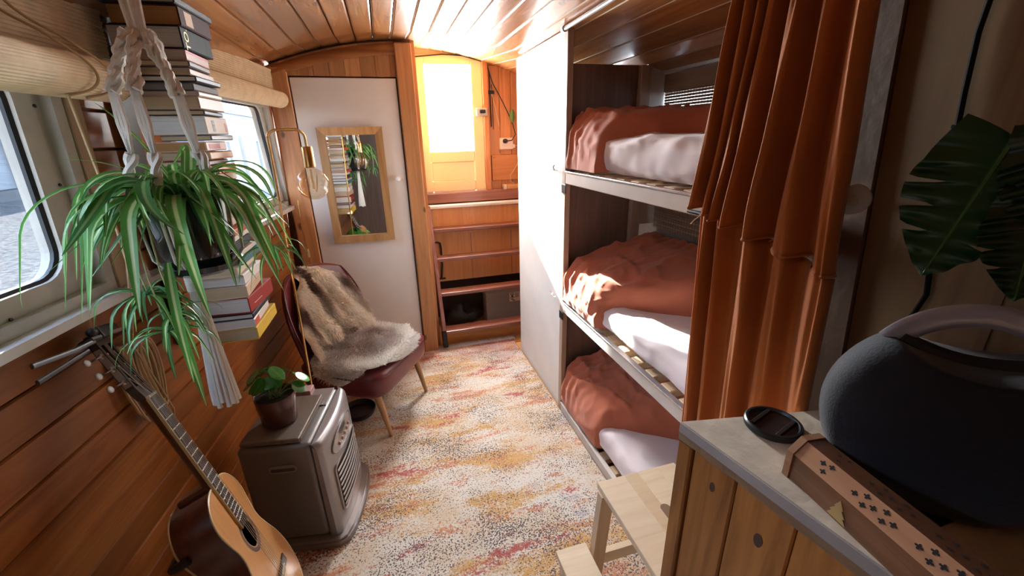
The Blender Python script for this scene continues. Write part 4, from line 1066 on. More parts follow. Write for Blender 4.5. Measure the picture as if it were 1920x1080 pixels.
# ------------------------------------------------------------------ hanging spider plant
PX, PY = -.470, 1.20
mh = thing('macrame_hanger', 'white knotted cotton macrame hanger holding the spider plant', 'plant hanger', (PX, PY, 1.9))
COT = cloth('cotton_rope', (.78, .73, .67), weave=300, bump=.4, dark=.85)
def twist(pts, r0, nst=3, lump=0.0, per=26):
    # a rope of nst twisted strands along a polyline
    pts = [V(p) for p in pts]; out = []
    tot = sum((pts[i + 1] - pts[i]).length for i in range(len(pts) - 1))
    n = max(12, int(tot / .006)); P = []
    seg = 0; acc = 0; L = [0]
    for i in range(len(pts) - 1): L.append(L[-1] + (pts[i + 1] - pts[i]).length)
    for k in range(n + 1):
        s = tot * k / n
        while seg < len(pts) - 2 and s > L[seg + 1]: seg += 1
        f = (s - L[seg]) / max(1e-9, L[seg + 1] - L[seg]); P.append((pts[seg].lerp(pts[seg + 1], f), s))
    for j in range(nst):
        path = []
        for k, (p, s) in enumerate(P):
            q = P[min(k + 1, n)][0] - P[max(k - 1, 0)][0]; q.normalize(); u = q.orthogonal().normalized(); b_ = q.cross(u)
            a = 2 * math.pi * j / nst + s * per * 2
            rr_ = r0 * (1 + lump * math.sin(s * per * 2.6))
            path.append(p + (u * math.cos(a) + b_ * math.sin(a)) * rr_ * .55)
        out.append(path)
    return out
tp_ = MB()
for path in [[V((PX + .002 * k - .004, PY + .004 * (k % 3 - 1), 2.05 - .0)), V((PX + .005 * (k - 2), PY + .004 * (k % 3 - 1), 1.83)), V((PX + .004 * (k - 2), PY, 1.772))] for k in range(6)]: tp_.tube(path, .0062, 8)
mk('top_strap', tp_, COT, mh, smooth=True)
mk('hook', MB().tube([(PX - .0, PY, zc(PX) + .004), (PX, PY, 2.03), (PX + .012, PY, 2.02), (PX + .012, PY, 2.035)], .003, 6), DARKM, mh)
arms = [(-.064, -.03), (-.008, -.062), (.048, .015), (.022, .075)]
rimz = 1.40; potr = .090
for ai, (ax, ay) in enumerate(arms):
    k0 = V((PX + (ai - 1.4) * .012, PY, 1.775)); k1 = V((PX - .004 + ax * .92, PY + ay * .9, 1.655)); k2 = V((PX + ax * 1.0, PY + ay, 1.53)); k3 = V((PX + ax * 1.35, PY + ay * 1.35, 1.46))
    for pth in twist([k0, k0.lerp(k1, .5) + V((ax * .06, ay * .06, 0)), k1], .0115, 3, .30, 26):
        mk('braid_strand', MB().tube(pth, lambda t: .0076 + .0018 * math.sin(t * 40), 7), COT, mh, smooth=True)
    fl_ = MB()
    for q in range(3): fl_.tube([k1 + V(((q - 1) * .004, 0, 0)), k1.lerp(k2, .5) + V(((q - 1) * .007, 0, 0)), k2], .0055, 6)
    mk('flat_cords', fl_, COT, mh, smooth=True)
    for pth in twist([k2, k2.lerp(k3, .6), k3], .010, 2, .35, 34): mk('braid_strand', MB().tube(pth, .0075, 6), COT, mh, smooth=True)
    d = V((ax, ay, 0)).normalized(); rim = V((PX, PY, rimz)) + d * (potr + .008); bot = V((PX, PY, 1.262)) + d * (.072)
    lo_ = MB()
    for q in (-1, 1):
        sd_ = V((-d.y, d.x, 0)) * .006 * q
        lo_.tube([k3 + sd_ * .5, k3.lerp(rim, .6) + d * .01 + sd_, rim + sd_, V((rim.x, rim.y, 1.29)) - d * .006 + sd_, bot + sd_ * .6, V((PX - .006, PY - .035, 1.243)) + d * .02, V((PX - .012, PY - .05, 1.235))], .0035, 6)
    mk('lower_cords', lo_, COT, mh, smooth=True)
gk = V((PX - .012, PY - .05, 1.232))
kn_ = MB()
for q in range(6): kn_.tube([gk + V((math.cos(t * .55) * .0135, math.sin(t * .55) * .0135, .016 - q * .0065 - t * .0005)) for t in range(13)], .0042, 6, False)
mk('gathering_knot', kn_, COT, mh, smooth=True)
for k in range(16):
    a = 2 * math.pi * k / 16; dx, dy = math.cos(a), math.sin(a); e_ = V((gk.x - .004 + dx * .026 * (1 + .1 * R.random()), gk.y + dy * .022, .90 - R.random() * .02))
    mk('tassel_cord', MB().tube([gk + V((dx * .008, dy * .008, .01)), gk + V((dx * .011, dy * .010, -.09)), gk.lerp(e_, .6) + V((dx * .003, 0, 0)), e_ + V((0, 0, .03)), e_], lambda t: .0052 + (.0018 if t > .85 else 0), 6), COT, mh, smooth=True)

spp = thing('spider_plant', 'big spider plant with arching striped leaves in a hanging dark pot', 'plant', (PX, PY, 1.25))
POTM = plain('glossy_dark_pot', (.012, .016, .018), .12, coat=.6)
mk('pot', MB().lathe([(0, 1.2525), (.056, 1.253), (.064, 1.262), (.078, 1.30), (.085, 1.37), (.088, 1.425), (.084, 1.430), (.080, 1.425), (.079, 1.405), (0, 1.402)], (PX, PY, 0), 40), POTM, spp, smooth=True)
mk('saucer', MB().lathe([(0, 1.244), (.060, 1.244), (.084, 1.256), (.089, 1.270), (.085, 1.271), (.066, 1.258), (0, 1.2515)], (PX, PY, 0), 40), POTM, spp, smooth=True)
mk('soil', MB().lathe([(0, 1.4155), (.078, 1.4135), (.078, 1.408)], (PX, PY, 0), 20), plain('soil', (.025, .017, .012), .95, bump=.6, bscale=90), spp, smooth=True)
LEAF = leafmat('spider_leaf', (.095, .29, .055), (.56, .70, .34), None, stripe=.17, trans=.38)
LEAF2 = leafmat('spider_leaf_dark', (.05, .19, .055), (.24, .42, .17), None, stripe=.17, trans=.35)
def blade(p0, az, el, L, W, droop, mat, parent, twist_=0, n=16, name='leaf', curl=0, emin=-1.28):
    p = V(p0); e_ = el; a = az; ds = L / n; C_ = [p.copy()]; T = []
    for k in range(n):
        d = V((math.cos(a) * math.cos(e_), math.sin(a) * math.cos(e_), math.sin(e_))); T.append(d)
        p = p + d * ds
        lim = wx(p.y, p.z) + .04
        if p.x < lim: p.x = lim
        if p.y > 1.47 and p.x < -.40 and p.z > .88: p.y = 1.47
        C_.append(p.copy()); e_ -= droop / n * (1 + 1.0 * k / n); a += curl / n
        e_ = max(e_, emin)
    T.append(T[-1]); b = MB(); b.uv = []; vs = []
    for k, (c, d) in enumerate(zip(C_, T)):
        t = k / n; w_ = W * min(1, .55 + t * 2.2) * (1 - t ** 2.6) ** .9 * .5 + .0006
        s = d.cross(V((0, 0, 1))); s = s.normalized() if s.length > 1e-4 else V((1, 0, 0)); up = s.cross(d).normalized()
        tw_ = twist_ * t; s2 = s * math.cos(tw_) + up * math.sin(tw_); u2 = up * math.cos(tw_) - s * math.sin(tw_)
        for q, hh in ((-1, .30), (-.5, .1), (0, 0), (.5, .1), (1, .30)):
            vs.append(c + s2 * (q * w_) + u2 * (hh * w_)); b.uv.append((.5 + q * .5, t))
    m = 5
    b.add(vs, [(i * m + j, i * m + j + 1, (i + 1) * m + j + 1, (i + 1) * m + j) for i in range(n) for j in range(m - 1)])
    return mk(name, b, mat, parent, smooth=True, angle=180)
cr0 = V((PX, PY, 1.435))
rr = random.Random(21)
for k in range(64):
    az = 2 * math.pi * (k * .618034 % 1) + rr.uniform(-.3, .3)
    ring_ = rr.random(); right = max(0, math.cos(az))
    el = lerp(1.30, .15, ring_) + rr.uniform(-.15, .15); L = rr.uniform(.18, .33) * (1 - .2 * right)
    dr = lerp(3.2, 2.0, ring_) * rr.uniform(.6, 1.25)
    base = cr0 + V((math.cos(az) * rr.uniform(.004, .045), math.sin(az) * rr.uniform(.004, .045), rr.uniform(-.02, .0)))
    blade(base, az, el, L, rr.uniform(.015, .027), dr, LEAF if rr.random() < .75 else LEAF2, spp, rr.uniform(-1.2, 1.2), curl=rr.uniform(-1.6, 1.6), emin=rr.uniform(-1.3, -.5))
for az, el, L, dr, W in ((3.45, .62, .46, 2.3, .026), (3.7, .60, .40, 2.9, .030), (4.05, .75, .38, 3.3, .031), (4.45, .55, .36, 3.2, .031), (4.9, .35, .38, 2.5, .030), (5.3, .8, .36, 3.5, .026), (.1, .75, .34, 3.5, .024), (5.8, .85, .35, 3.5, .027), (3.9, .3, .34, 2.4, .029), (4.25, .75, .42, 3.2, .030), (-.1, .6, .30, 2.9, .022), (3.2, .9, .40, 3.3, .026), (5.55, .55, .38, 3.0, .028)):
    blade(cr0 + V((math.cos(az) * .03, math.sin(az) * .03, -.005)), az, el, L, W, dr, LEAF, spp, rr.uniform(-.5, .5), 20, curl=rr.uniform(-.5, .5))
for k in range(16):
    az = 2 * math.pi * (k * .618034 % 1) + .4
    blade(cr0 + V((math.cos(az) * .02, math.sin(az) * .02, -.005)), az, rr.uniform(.95, 1.35), rr.uniform(.20, .30), rr.uniform(.014, .022), rr.uniform(1.7, 2.7), LEAF, spp, rr.uniform(-.9, .9), 16, curl=rr.uniform(-1.4, 1.4))
blade(cr0, 2.55, 1.0, .30, .008, .35, LEAF, spp, .2, 12); blade(cr0, 2.95, .62, .27, .007, .5, LEAF, spp, .2, 12)
STOL = plain('stolon', (.45, .50, .22), .5)
for bi, (dx, dy, z, n_, sz) in enumerate(((-.085, -.10, 1.225, 22, .17), (-.055, -.13, 1.14, 14, .15), (.155, .02, 1.285, 14, .13), (-.02, -.15, 1.19, 9, .12))):
    c = V((PX + dx, PY + dy, z)); d = V((dx, dy, 0))
    pl = mk('runner', MB().tube([cr0 + d * .2, cr0 + d * .55 + V((0, 0, .05)), V((PX, PY, 0)) + d * 1.0 + V((0, 0, 1.42)), V((PX, PY, 0)) + d * 1.05 + V((0, 0, (1.40 + z) / 2)), c], .0017, 5), STOL, spp, smooth=True)
    for k in range(n_):
        az = 2 * math.pi * (k * .618 % 1); blade(c, az, rr.uniform(-.4, .9), sz * rr.uniform(.6, 1.1), .0095, rr.uniform(1.2, 2.6), LEAF2 if k % 3 else LEAF, pl, rr.uniform(-.4, .4), 9, 'small_leaf')
blade((PX - .05, PY - .1, 1.17), 5.2, -.5, .24, .018, 1.0, LEAF, spp, .2, 12)
blade((PX - .02, PY - .12, 1.30), 5.0, -.7, .28, .020, .7, LEAF, spp, .2, 12)

# ------------------------------------------------------------------ brass floor lamp
fp_ = thing('floor_lamp', 'slim brass floor lamp with a bare glass globe bulb beside the chair', 'floor lamp', (-.468, 1.97, 0))
lx, ly, lz = -.408, 1.955, 1.592
pts = [V((-.482, 1.985, .02)), V((lx - .022, ly, 1.50))]
for k in range(9):
    a = math.pi * (1 - k / 16); pts.append(V((lx + .018 + math.cos(a) * .04, ly, lz - .03 + math.sin(a) * .03)))
arm_end = -.295
for k in range(9):
    a = math.pi / 2 * (1 - k / 8); pts.append(V((arm_end - .035 + math.cos(a) * .035, ly, lz - .035 + math.sin(a) * .035)))
pts.append(V((arm_end, ly, 1.515)))
mk('pole', MB().tube(pts, .0052, 10), BRASS, fp_, smooth=True)
mk('base', MB().lathe([(0, .0125), (.105, .0125), (.108, .02), (.104, .028), (.015, .032), (.010, .045), (0, .045)], (-.482, 1.985, 0), 32), BRASS, fp_, smooth=True)
sk_ = mk('bulb_socket', MB().lathe([(0, 1.528), (.018, 1.527), (.021, 1.522), (.021, 1.462), (.0225, 1.455), (.0225, 1.447), (.019, 1.444), (0, 1.444)], (arm_end, ly, 0), 24), BRASS, fp_, smooth=True, angle=40)
bc = 1.379
bulb = mk('globe_bulb', MB().lathe([(.0, bc - .0645), (.018, bc - .062), (.036, bc - .0535), (.050, bc - .040), (.060, bc - .022), (.0645, bc), (.062, bc + .018), (.054, bc + .035), (.041, bc + .049), (.026, bc + .058), (.018, bc + .0625), (.0165, bc + .0655)], (arm_end, ly, 0), 32), BULBG, fp_, smooth=True, angle=180)
mk('filament', MB().tube([(arm_end + .02 * math.cos(t * 1.05), ly + .02 * math.sin(t * 1.05), bc + .035 * math.cos(t * math.pi / 1.0) * .9) for t in range(19)], .0012, 4), plain('filament', (.75, .42, .2), .4, .5), bulb)
mk('glass_stem', MB().tube([(arm_end, ly, bc + .06), (arm_end, ly, bc - .02)], .004, 8), BULBG, bulb)
lcd = thing('lamp_cord', 'gold twisted lamp cord with an inline switch hanging by the bulkhead post', 'cord', (-.50, 2.9, .8))
mk('cord', MB().tube([(-.545, 2.915, 1.20), (-.55, 2.90, 1.05), (-.545, 2.895, .95), (-.54, 2.90, .82), (-.55, 2.90, .6), (-.56, 2.85, .3), (-.54, 2.6, .02), (-.48, 2.2, .018)], .003, 6), BRASS, lcd, smooth=True)
mk('switch', MB().lathe([(0, -.03), (.010, -.026), (.012, 0), (.010, .026), (0, .03)], (-.542, 2.895, .865), 10), plain('switch_tan', (.45, .30, .14), .4), lcd, smooth=True)

# ------------------------------------------------------------------ burgundy cocktail chair
cfv = V((.86, -.51, 0)); csv = V((.51, .86, 0)); cO = V((-.03, 2.195, 0))
CM = Matrix(((csv.x, -cfv.x, 0, cO.x), (csv.y, -cfv.y, 0, cO.y), (0, 0, 1, .012), (0, 0, 0, 1)))   # local x: along the front edge, y: to the back
ch = thing('cocktail_chair', 'burgundy leather cocktail chair on thin pale wooden legs', 'chair', M=CM)
LEATH = plain('burgundy_leather', (.145, .022, .028), .35, bump=.08, bscale=70, coat=.15, var=.15)
PIPING = plain('burgundy_piping', (.10, .016, .02), .3)
def ct_(x, y, z): return CM @ V((x, y, z))
def seatf(u, v):
    a = 2 * math.pi * u; b_ = -math.pi / 2 + math.pi * v
    ca, sa_, cb_, sb = math.cos(a), math.sin(a), math.cos(b_), math.sin(b_)
    x = math.copysign(abs(ca) ** .32, ca) * abs(cb_) ** .22 * .292; y = math.copysign(abs(sa_) ** .32, sa_) * abs(cb_) ** .22 * .270 + .235
    z = .335 + math.copysign(abs(sb) ** .55, sb) * .082
    x *= 1 - .10 * max(0, (y - .2) / .3)
    return ct_(x, y, z)
mk('seat', MB().grid(seatf, 64, 32, True), LEATH, ch, smooth=True, angle=180)
def backp(s, h, d):    # s -1..1 across, h 0..1 up, d depth offset
    wid = .300 * (1 - .08 * (1 - h)) * (1 - .22 * max(0, (h - .55) / .45) ** 2.2)
    x = s * wid; y = .445 + .125 * h - .085 * abs(s) ** 2.2 + d
    z = .27 + .595 * h - .05 * abs(s) ** 3 * h
    return ct_(x, y, z)
bk2 = MB()
def backf(u, v):
    s = -1 + 2 * u; a = 2 * math.pi * v
    # closed section around the height: front face then back face
    hh = .5 - .5 * math.cos(a); d = .036 * math.sin(a) if 1 else 0
    d = math.copysign(abs(math.sin(a)) ** .5, math.sin(a)) * .036 * (1 - abs(s) ** 8 * .9)
    sh_ = s * (1 if abs(s) < 1 else 1)
    return backp(s, hh, -d)
bk2.grid(backf, 41, 64, False, True)
n0 = 41 * 64
bk2.f.append(tuple(range(64))); bk2.f.append(tuple(range(40 * 64, 41 * 64)))
mk('backrest', bk2, LEATH, ch, smooth=True, angle=180)
pp = MB(); pp.tube([backp(-1, h / 20, -.03 * math.sin(h / 20 * math.pi)) for h in range(21)] + [backp(-1 + 2 * k / 30, 1.0, 0) for k in range(1, 31)] + [backp(1, 1 - h / 20, -.03 * math.sin(h / 20 * math.pi)) for h in range(1, 21)], .005, 6)
mk('piping', pp, PIPING, ch, smooth=True)
mk('seat_piping', MB().tube([ct_(*( (CM.inverted() @ seatf(k / 64, .60)))) for k in range(65)], .004, 6, False), PIPING, ch, smooth=True)
LEGW = wood('chair_leg_wood', (.52, .30, .14), (.40, .21, .085), 2, .4, .15, 0)
for sx_, sy_, tx, ty in ((-.215, .05, -.215, -.005), (.215, .05, .222, -.005), (-.17, .40, -.2, .47), (.17, .40, .2, .47)):
    mk('leg', MB().tube([ct_(sx_, sy_, .27), ct_(tx, ty, .005)], lambda t: lerp(.021, .0105, t), 14), LEGW, ch, smooth=True)
# sheepskins
FUR = attrcol('sheep_fur', .9, .5)
def skin(name, label, fn, colf, n=46, blades=9000, L=.03, seed=1, lay=(0, 0, -1)):
    t = thing('sheepskin', label, 'sheepskin', fn(.5, .5)[0])
    b = MB(); b.c = []
    nu = nv_ = n; pts_ = [[fn(i / (nu - 1), j / (nv_ - 1)) for j in range(nv_)] for i in range(nu)]
    for i in range(nu):
        for j in range(nv_): b.v.append(pts_[i][j][0] + pts_[i][j][1] * .006); b.c.append(colf(i / (nu - 1), j / (nv_ - 1), 0))
    b.f = [(i * nv_ + j, (i + 1) * nv_ + j, (i + 1) * nv_ + j + 1, i * nv_ + j + 1) for i in range(nu - 1) for j in range(nv_ - 1)]
    o = mk('hide', b, FUR, t, smooth=True, angle=180)
    f = MB(); f.c = []; rr2 = random.Random(seed)
    for k in range(blades):
        u, v = rr2.random(), rr2.random(); p, nrm = fn(u, v); c = colf(u, v, rr2.random())
        fl_ = V((noise.noise(p * 9), noise.noise(p * 9 + V((7, 1, 3))), noise.noise(p * 9 + V((2, 8, 5))))) * .9
        d = (nrm * .75 + fl_ + V(lay) * .35 + V((rr2.uniform(-.4, .4), rr2.uniform(-.4, .4), rr2.uniform(-.3, .3)))).normalized()
        if d.dot(nrm) < .15: d = (d + nrm * .5).normalized()
        l_ = L * rr2.uniform(.6, 1.2); s = d.orthogonal().normalized() * .0016; i0 = len(f.v)
        tip = p + d * l_ + V((0, 0, -.22 * l_)); m_ = p + d * l_ * .55
        f.v += [p - s, p + s, m_ + s * .8, m_ - s * .8, tip]; f.f += [(i0, i0 + 1, i0 + 2, i0 + 3), (i0 + 3, i0 + 2, i0 + 4)]
        c2 = tuple(min(1, q * 1.15) for q in c); f.c += [c, c, c, c, c2]
    g = mk('fur', f, FUR, t, smooth=True, angle=180); g['kind'] = 'stuff'
    return t
def edgeshape(u, v, seed):
    # map the unit square onto a rounded, wavy hide outline (-1..1)
    a, b_ = 2 * u - 1, 2 * v - 1
    x = a * math.sqrt(1 - b_ * b_ / 2); y = b_ * math.sqrt(1 - a * a / 2)
    th_ = math.atan2(y, x); k = 1 + .10 * noise.noise(V((math.cos(th_) * 1.6, math.sin(th_) * 1.6, seed)))
    return x * k, y * k
def seatskin(u, v):
    x, y = edgeshape(u, v, 3.3); X = -.015 + x * .315; Y = .235 + y * .285
    ex = max(0, abs(X) - .258); ey = max(0, -.02 - Y)
    z = .432 - (ex * 1.5) - (ey * 1.3) + .006 * noise.noise(V((X * 9, Y * 9, 0)))
    if X < -.258: X = -.262 - ex * .55
    if Y < -.02: Y = -.025 - ey * .5
    z += .09 * max(0, (Y - .40) / .12) ** 2 * .4
    nrm = V((1 if X > .258 else (-1 if X < -.258 else 0), -1 if Y < 0 else 0, 1)).normalized() if (abs(X) > .258 or Y < 0) else V((0, 0, 1))
    return ct_(X, Y, z), (CM.to_3x3() @ nrm).normalized()
def seatcol(u, v, r_):
    x, y = edgeshape(u, v, 3.3); e_ = math.hypot(x, y); g = max(0, min(1, (.80 - e_) * 3.2)) * (.55 + .45 * noise.noise(V((x * 3, y * 3, 2))) + .3)
    g = max(0, min(1, g)); k = .75 + .4 * r_
    return tuple(lerp(a, b_, g) * k for a, b_ in zip((.98, .94, .88), (.46, .36, .33)))
skin('sheepskin', 'grey brown sheepskin with white edges spread on the chair seat', seatskin, seatcol, 44, 20000, .036, 5, tuple(cfv))
def backskin(u, v):
    x, y = edgeshape(u, v, 8.1); s = x * .95 - .02; t = y        # t -1 low front ... 1 behind the top
    fold = .030 * math.sin(s * 8 + t * 3.5) * (1 - .3 * t) + .030 * noise.noise(V((s * 3.2, t * 2.6, 3)))
    h = .52 + .5 * t
    if h <= .97:
        p = backp(s, max(.12, h), -.043 - abs(fold) - .022 * math.exp(-((h - .35) / .2) ** 2) * (1 + s)); nrm = CM.to_3x3() @ V((0, -1, .25))
    else:
        q = min(1, (h - .97) / .08); a = q * math.pi * .5; b0_ = backp(s, .97, -.043)
        p = b0_ + CM.to_3x3() @ V((0, .043 * math.sin(a) + (.0), .022 * (1 - math.cos(a)) + .012)); nrm = CM.to_3x3() @ V((0, -math.cos(a), math.sin(a) + .3))
    return p, nrm.normalized()
def backcol(u, v, r_):
    x, y = edgeshape(u, v, 8.1); st = math.sin(x * 7 + y * 3 + 2 * noise.noise(V((x * 2, y * 2, 5)))); g = max(0, st - .12) * 1.9 * max(0, min(1, .6 + .8 * noise.noise(V((x * 2.5, y * 1.5, 9)))))
    k = .75 + .4 * r_; g = min(1, g)
    return tuple(lerp(a, b_, g) * k for a, b_ in zip((1.0, .88, .74), (.15, .08, .065)))
skin('sheepskin', 'cream sheepskin with dark brown streaks draped over the chair back', backskin, backcol, 48, 26000, .032, 9)
bw_ = thing('black_bowl', 'black round bowl standing on the rug under the chair', 'bowl', (-.32, 2.28, .0125))
mk('bowl_body', MB().lathe([(0, .0125), (.075, .0125), (.088, .022), (.098, .052), (.095, .054), (.082, .026), (0, .022)], (-.315, 2.27, 0), 36), BLACKP, bw_, smooth=True, angle=60)
mk('foot_ring', MB().lathe([(.06, .0122), (.07, .0122), (.07, .0126)], (-.315, 2.27, 0), 30), RUBBER, bw_)

# ------------------------------------------------------------------ kerosene heater
HM_o = V((-.345, 1.405, .012)); hy = V((.165, .986, 0)).normalized(); hx = V((hy.y, -hy.x, 0))
HM = Matrix(((hx.x, hy.x, 0, HM_o.x), (hx.y, hy.y, 0, HM_o.y), (0, 0, 1, HM_o.z), (0, 0, 0, 1)))   # local x: out to the room, y: along the front
ht = thing('fan_heater', 'silver grey cabinet heater with a grille facing the room by the wall', 'heater', M=HM)
HSIL = plain('heater_silver', (.35, .335, .345), .35, .55, var=.06, vscale=3); HGRY = plain('heater_grey', (.22, .205, .20), .42, .4); HLT = plain('heater_light', (.42, .39, .38), .3, .5)
def H(p): return HM @ V(p)
def fx(y): return .022 * (1 - ((y - .19) / .19) ** 2)       # bowed front
mk('plinth', MB().prism([(-.30, -.025), (.0, -.025), (.034, .0)] + [(.042 + fx(q) * .8, q) for q in (.05, .12, .19, .26, .33)] + [(.034, .385), (.0, .41), (-.30, .41)], .0, .024, lambda a, b_, d: H((a, b_, d))), HSIL, ht)
mk('plinth_trim', MB().prism([(-.295, -.018), (.0, -.018), (.026, .0)] + [(.033 + fx(q) * .8, q) for q in (.05, .12, .19, .26, .33)] + [(.026, .385), (.0, .403), (-.295, .403)], .0241, .036, lambda a, b_, d: H((a, b_, d))), HLT, ht)
bd_ = MB().box((-.30, 0, .0365), (-.036, .385, .488), .022, 4, HM); mk('body', bd_, HGRY, ht, smooth=True)
fr_ = MB()
def fpanel(u, v):
    y = lerp(0.0, .385, u); a = v
    z = lerp(.037, .488, min(1, a / .8)) if a < .8 else .488
    ed = min(1, min(u, 1 - u) / .06); rx = fx(y) - .014 * (1 - math.sqrt(max(0, 1 - (1 - ed) ** 2)))
    x = .004 + rx - .010 * (z - .037) / .45
    if a < .8:
        k = max(0, (z - .455) / .033); x -= .022 * (1 - math.sqrt(max(0, 1 - k * k)))
    else: x = lerp(.004 + rx - .010 - .022, -.034, (a - .8) / .2)
    return H((x, y, z))
fr_.grid(fpanel, 40, 60)
# side closures
for yy in (0.0, .385):
    prof = [fpanel(0 if yy == 0 else 1, k / 59) for k in range(60)]
    i0 = len(fr_.v); fr_.v += prof + [H((-.034, yy, .037))]; fr_.f.append(tuple(range(i0, i0 + 61)))
mk('front_cover', fr_, HSIL, ht, smooth=True, angle=50)
def onf(y, z, d=.0): return H((.004 + fx(y) - .010 * (z - .037) / .45 + d, y, z))
gr = MB(); gr.prism([(.065, .115), (.32, .115), (.32, .315), (.065, .315)], 0, 1, lambda a, b_, d: onf(a, b_, .0008 + d * .0006)); 
gb_ = MB().grid(lambda u, v: onf(lerp(.06, .325, u), lerp(.115, .315, v), .0012), 16, 8); gf = mk('grille_opening', gb_, plain('grille_black', (.02, .02, .02), .6), ht)
for k in range(8):
    z = .128 + k * .0245; mk('grille_bar', MB().tube([onf(.062 + .0163 * q, z, .006) for q in range(17)], .0062, 6, True, .5), HLT, gf, smooth=True)
mk('grille_frame', MB().tube([onf(y, z, .003) for y, z in rpoly([(.052, .105), (.333, .105), (.333, .325), (.052, .325)], .02, 4) + [(.052, .125)]], .005, 6, False), HLT, ht, smooth=True)
el_ = lambda n_, ry, rz, d: [onf(.19 + math.cos(2 * math.pi * q / n_) * ry, .398 + math.sin(2 * math.pi * q / n_) * rz, d) for q in range(n_)]
cpn = MB(); cpn.add(el_(36, .125, .048, .0035), [tuple(range(36))]); cp_ = mk('control_panel', cpn, HLT, ht)
e_ = el_(36, .125, .048, .003); mk('panel_rim', MB().tube(e_ + e_[:2], .004, 6, False), HSIL, cp_, smooth=True)
for q in range(5): mk('button', MB().lathe([(0, 0), (.008, 0), (.008, .004), (.006, .006), (0, .006)], n=12, M=Matrix.Translation(onf(.125 + q * .033, .385, .004)) @ HM.to_3x3().to_4x4() @ Matrix.Rotation(math.pi / 2, 4, 'Y')), plain('button_pink', (.42, .25, .22), .4), cp_, smooth=True, angle=50)
mk('display', MB().grid(lambda u, v: onf(lerp(.15, .22, u), lerp(.408, .428, v), .0045), 4, 2), BLACKP, cp_)
mk('tank_lid', MB().box((-.27, .245, .4885), (-.05, .375, .4925), .003, 1, HM), HSIL, ht)
mk('lid_gap', MB().box((-.0355, .004, .4882), (-.0335, .381, .4888), 0, 1, HM), RUBBER, ht)
hd_ = rpoly([(-.20, .375), (-.10, .375), (-.10, .41), (-.20, .41)], .0165, 6)
mk('side_grip', MB().prism(hd_, -.0035, .002, lambda a, b_, d: H((a, d, b_))), HSIL, ht); mk('grip_hollow', MB().prism(rpoly([(-.193, .382), (-.107, .382), (-.107, .396), (-.193, .396)], .0065, 4), -.0042, -.0036, lambda a, b_, d: H((a, d, b_))), plain('hollow_dark', (.07, .06, .06), .6), ht)
tz = .012 + .4935
tr_ = thing('dark_tray', 'flat dark brown board lying on top of the heater under the plant pot', 'tray', H((-.17, .16, .4935)))
mk('board', MB().box((-.285, .01, .4935), (-.075, .30, .512), .006, 2, HM), wood('tray_wood', (.19, .15, .12), (.13, .10, .08), 1, .4, 0, 0), tr_)
mk('edge_band', MB().box((-.0745, .02, .496), (-.073, .29, .509), 0, 1, HM), plain('tray_edge', (.20, .15, .10), .5), tr_)
pk = thing('pink_box', 'small pale pink box on the heater behind the plant pot', 'box', H((-.15, .33, .4935)))
mk('box_body', MB().box((-.215, .312, .4935), (-.13, .365, .522), .002, 1, HM), plain('pink_card', (.55, .36, .36), .6), pk)
mk('lid_line', MB().box((-.2155, .3115, .512), (-.1295, .3655, .5135), 0, 1, HM), plain('pink_dark', (.35, .2, .2), .6), pk)
pcx = H((-.185, .135, .5125))
pp_ = thing('potted_money_plant', 'small round leaved plant in a brown glazed pot on the heater', 'plant', pcx)
mk('pot', MB().lathe([(0, 0), (.058, 0), (.062, .004), (.071, .118), (.070, .122), (.067, .120), (.065, .105), (0, .104)], pcx, 40), plain('brown_glaze', (.095, .032, .026), .22, coat=.3), pp_, smooth=True, angle=50)
mk('soil', MB().lathe([(0, .110), (.064, .108), (.064, .1055)], pcx, 18), plain('soil', (0, 0, 0)), pp_, smooth=True)
PIL = leafmat('round_leaf', (.035, .17, .022), (.05, .21, .03), None, .22, .1, .2)
def rleaf(c, nrm, up, ra, rb, parent, stem0):
    st_ = mk('stem', MB().tube([stem0, stem0.lerp(c, .5) + V((0, 0, .012)), c], .0016, 5), plain('stem_green', (.14, .24, .06), .5), parent, smooth=True)
    s = nrm.cross(up).normalized(); u = s.cross(nrm).normalized(); b = MB(); b.uv = [(.5, .5)]; vs = [c - nrm * .002]
    for rg in (.5, 1.0):
        for q in range(14):
            a = 2 * math.pi * q / 14; vs.append(c + s * math.cos(a) * rb * rg + u * math.sin(a) * ra * rg + nrm * (-.004 * rg * rg * (1 + math.sin(a)) + .003 * rg)); b.uv.append((.5 + .5 * rg * math.cos(a), .5))
    fs = [(0, 1 + q, 1 + (q + 1) % 14) for q in range(14)] + [(1 + q, 15 + q, 15 + (q + 1) % 14, 1 + (q + 1) % 14) for q in range(14)]
    b.add(vs, fs); mk('leaf', b, PIL, parent, smooth=True, angle=180)
rr = random.Random(4)
for k in range(20):
    a = 2 * math.pi * (k * .618 % 1) + .3; rad = (.03 + .085 * ((k * .37) % 1)); hh = .150 + .045 * rr.random() + .03 * (1 - rad / .1)
    c = pcx + V((math.cos(a) * rad, math.sin(a) * rad * .9, hh + .008)); nrm = V((math.cos(a) * .55, math.sin(a) * .55, .85)).normalized()
    rleaf(c, nrm, V((math.cos(a), math.sin(a), 0)), rr.uniform(.024, .036), rr.uniform(.019, .028), pp_, pcx + V((rr.uniform(-.02, .02), rr.uniform(-.02, .02), .108)))

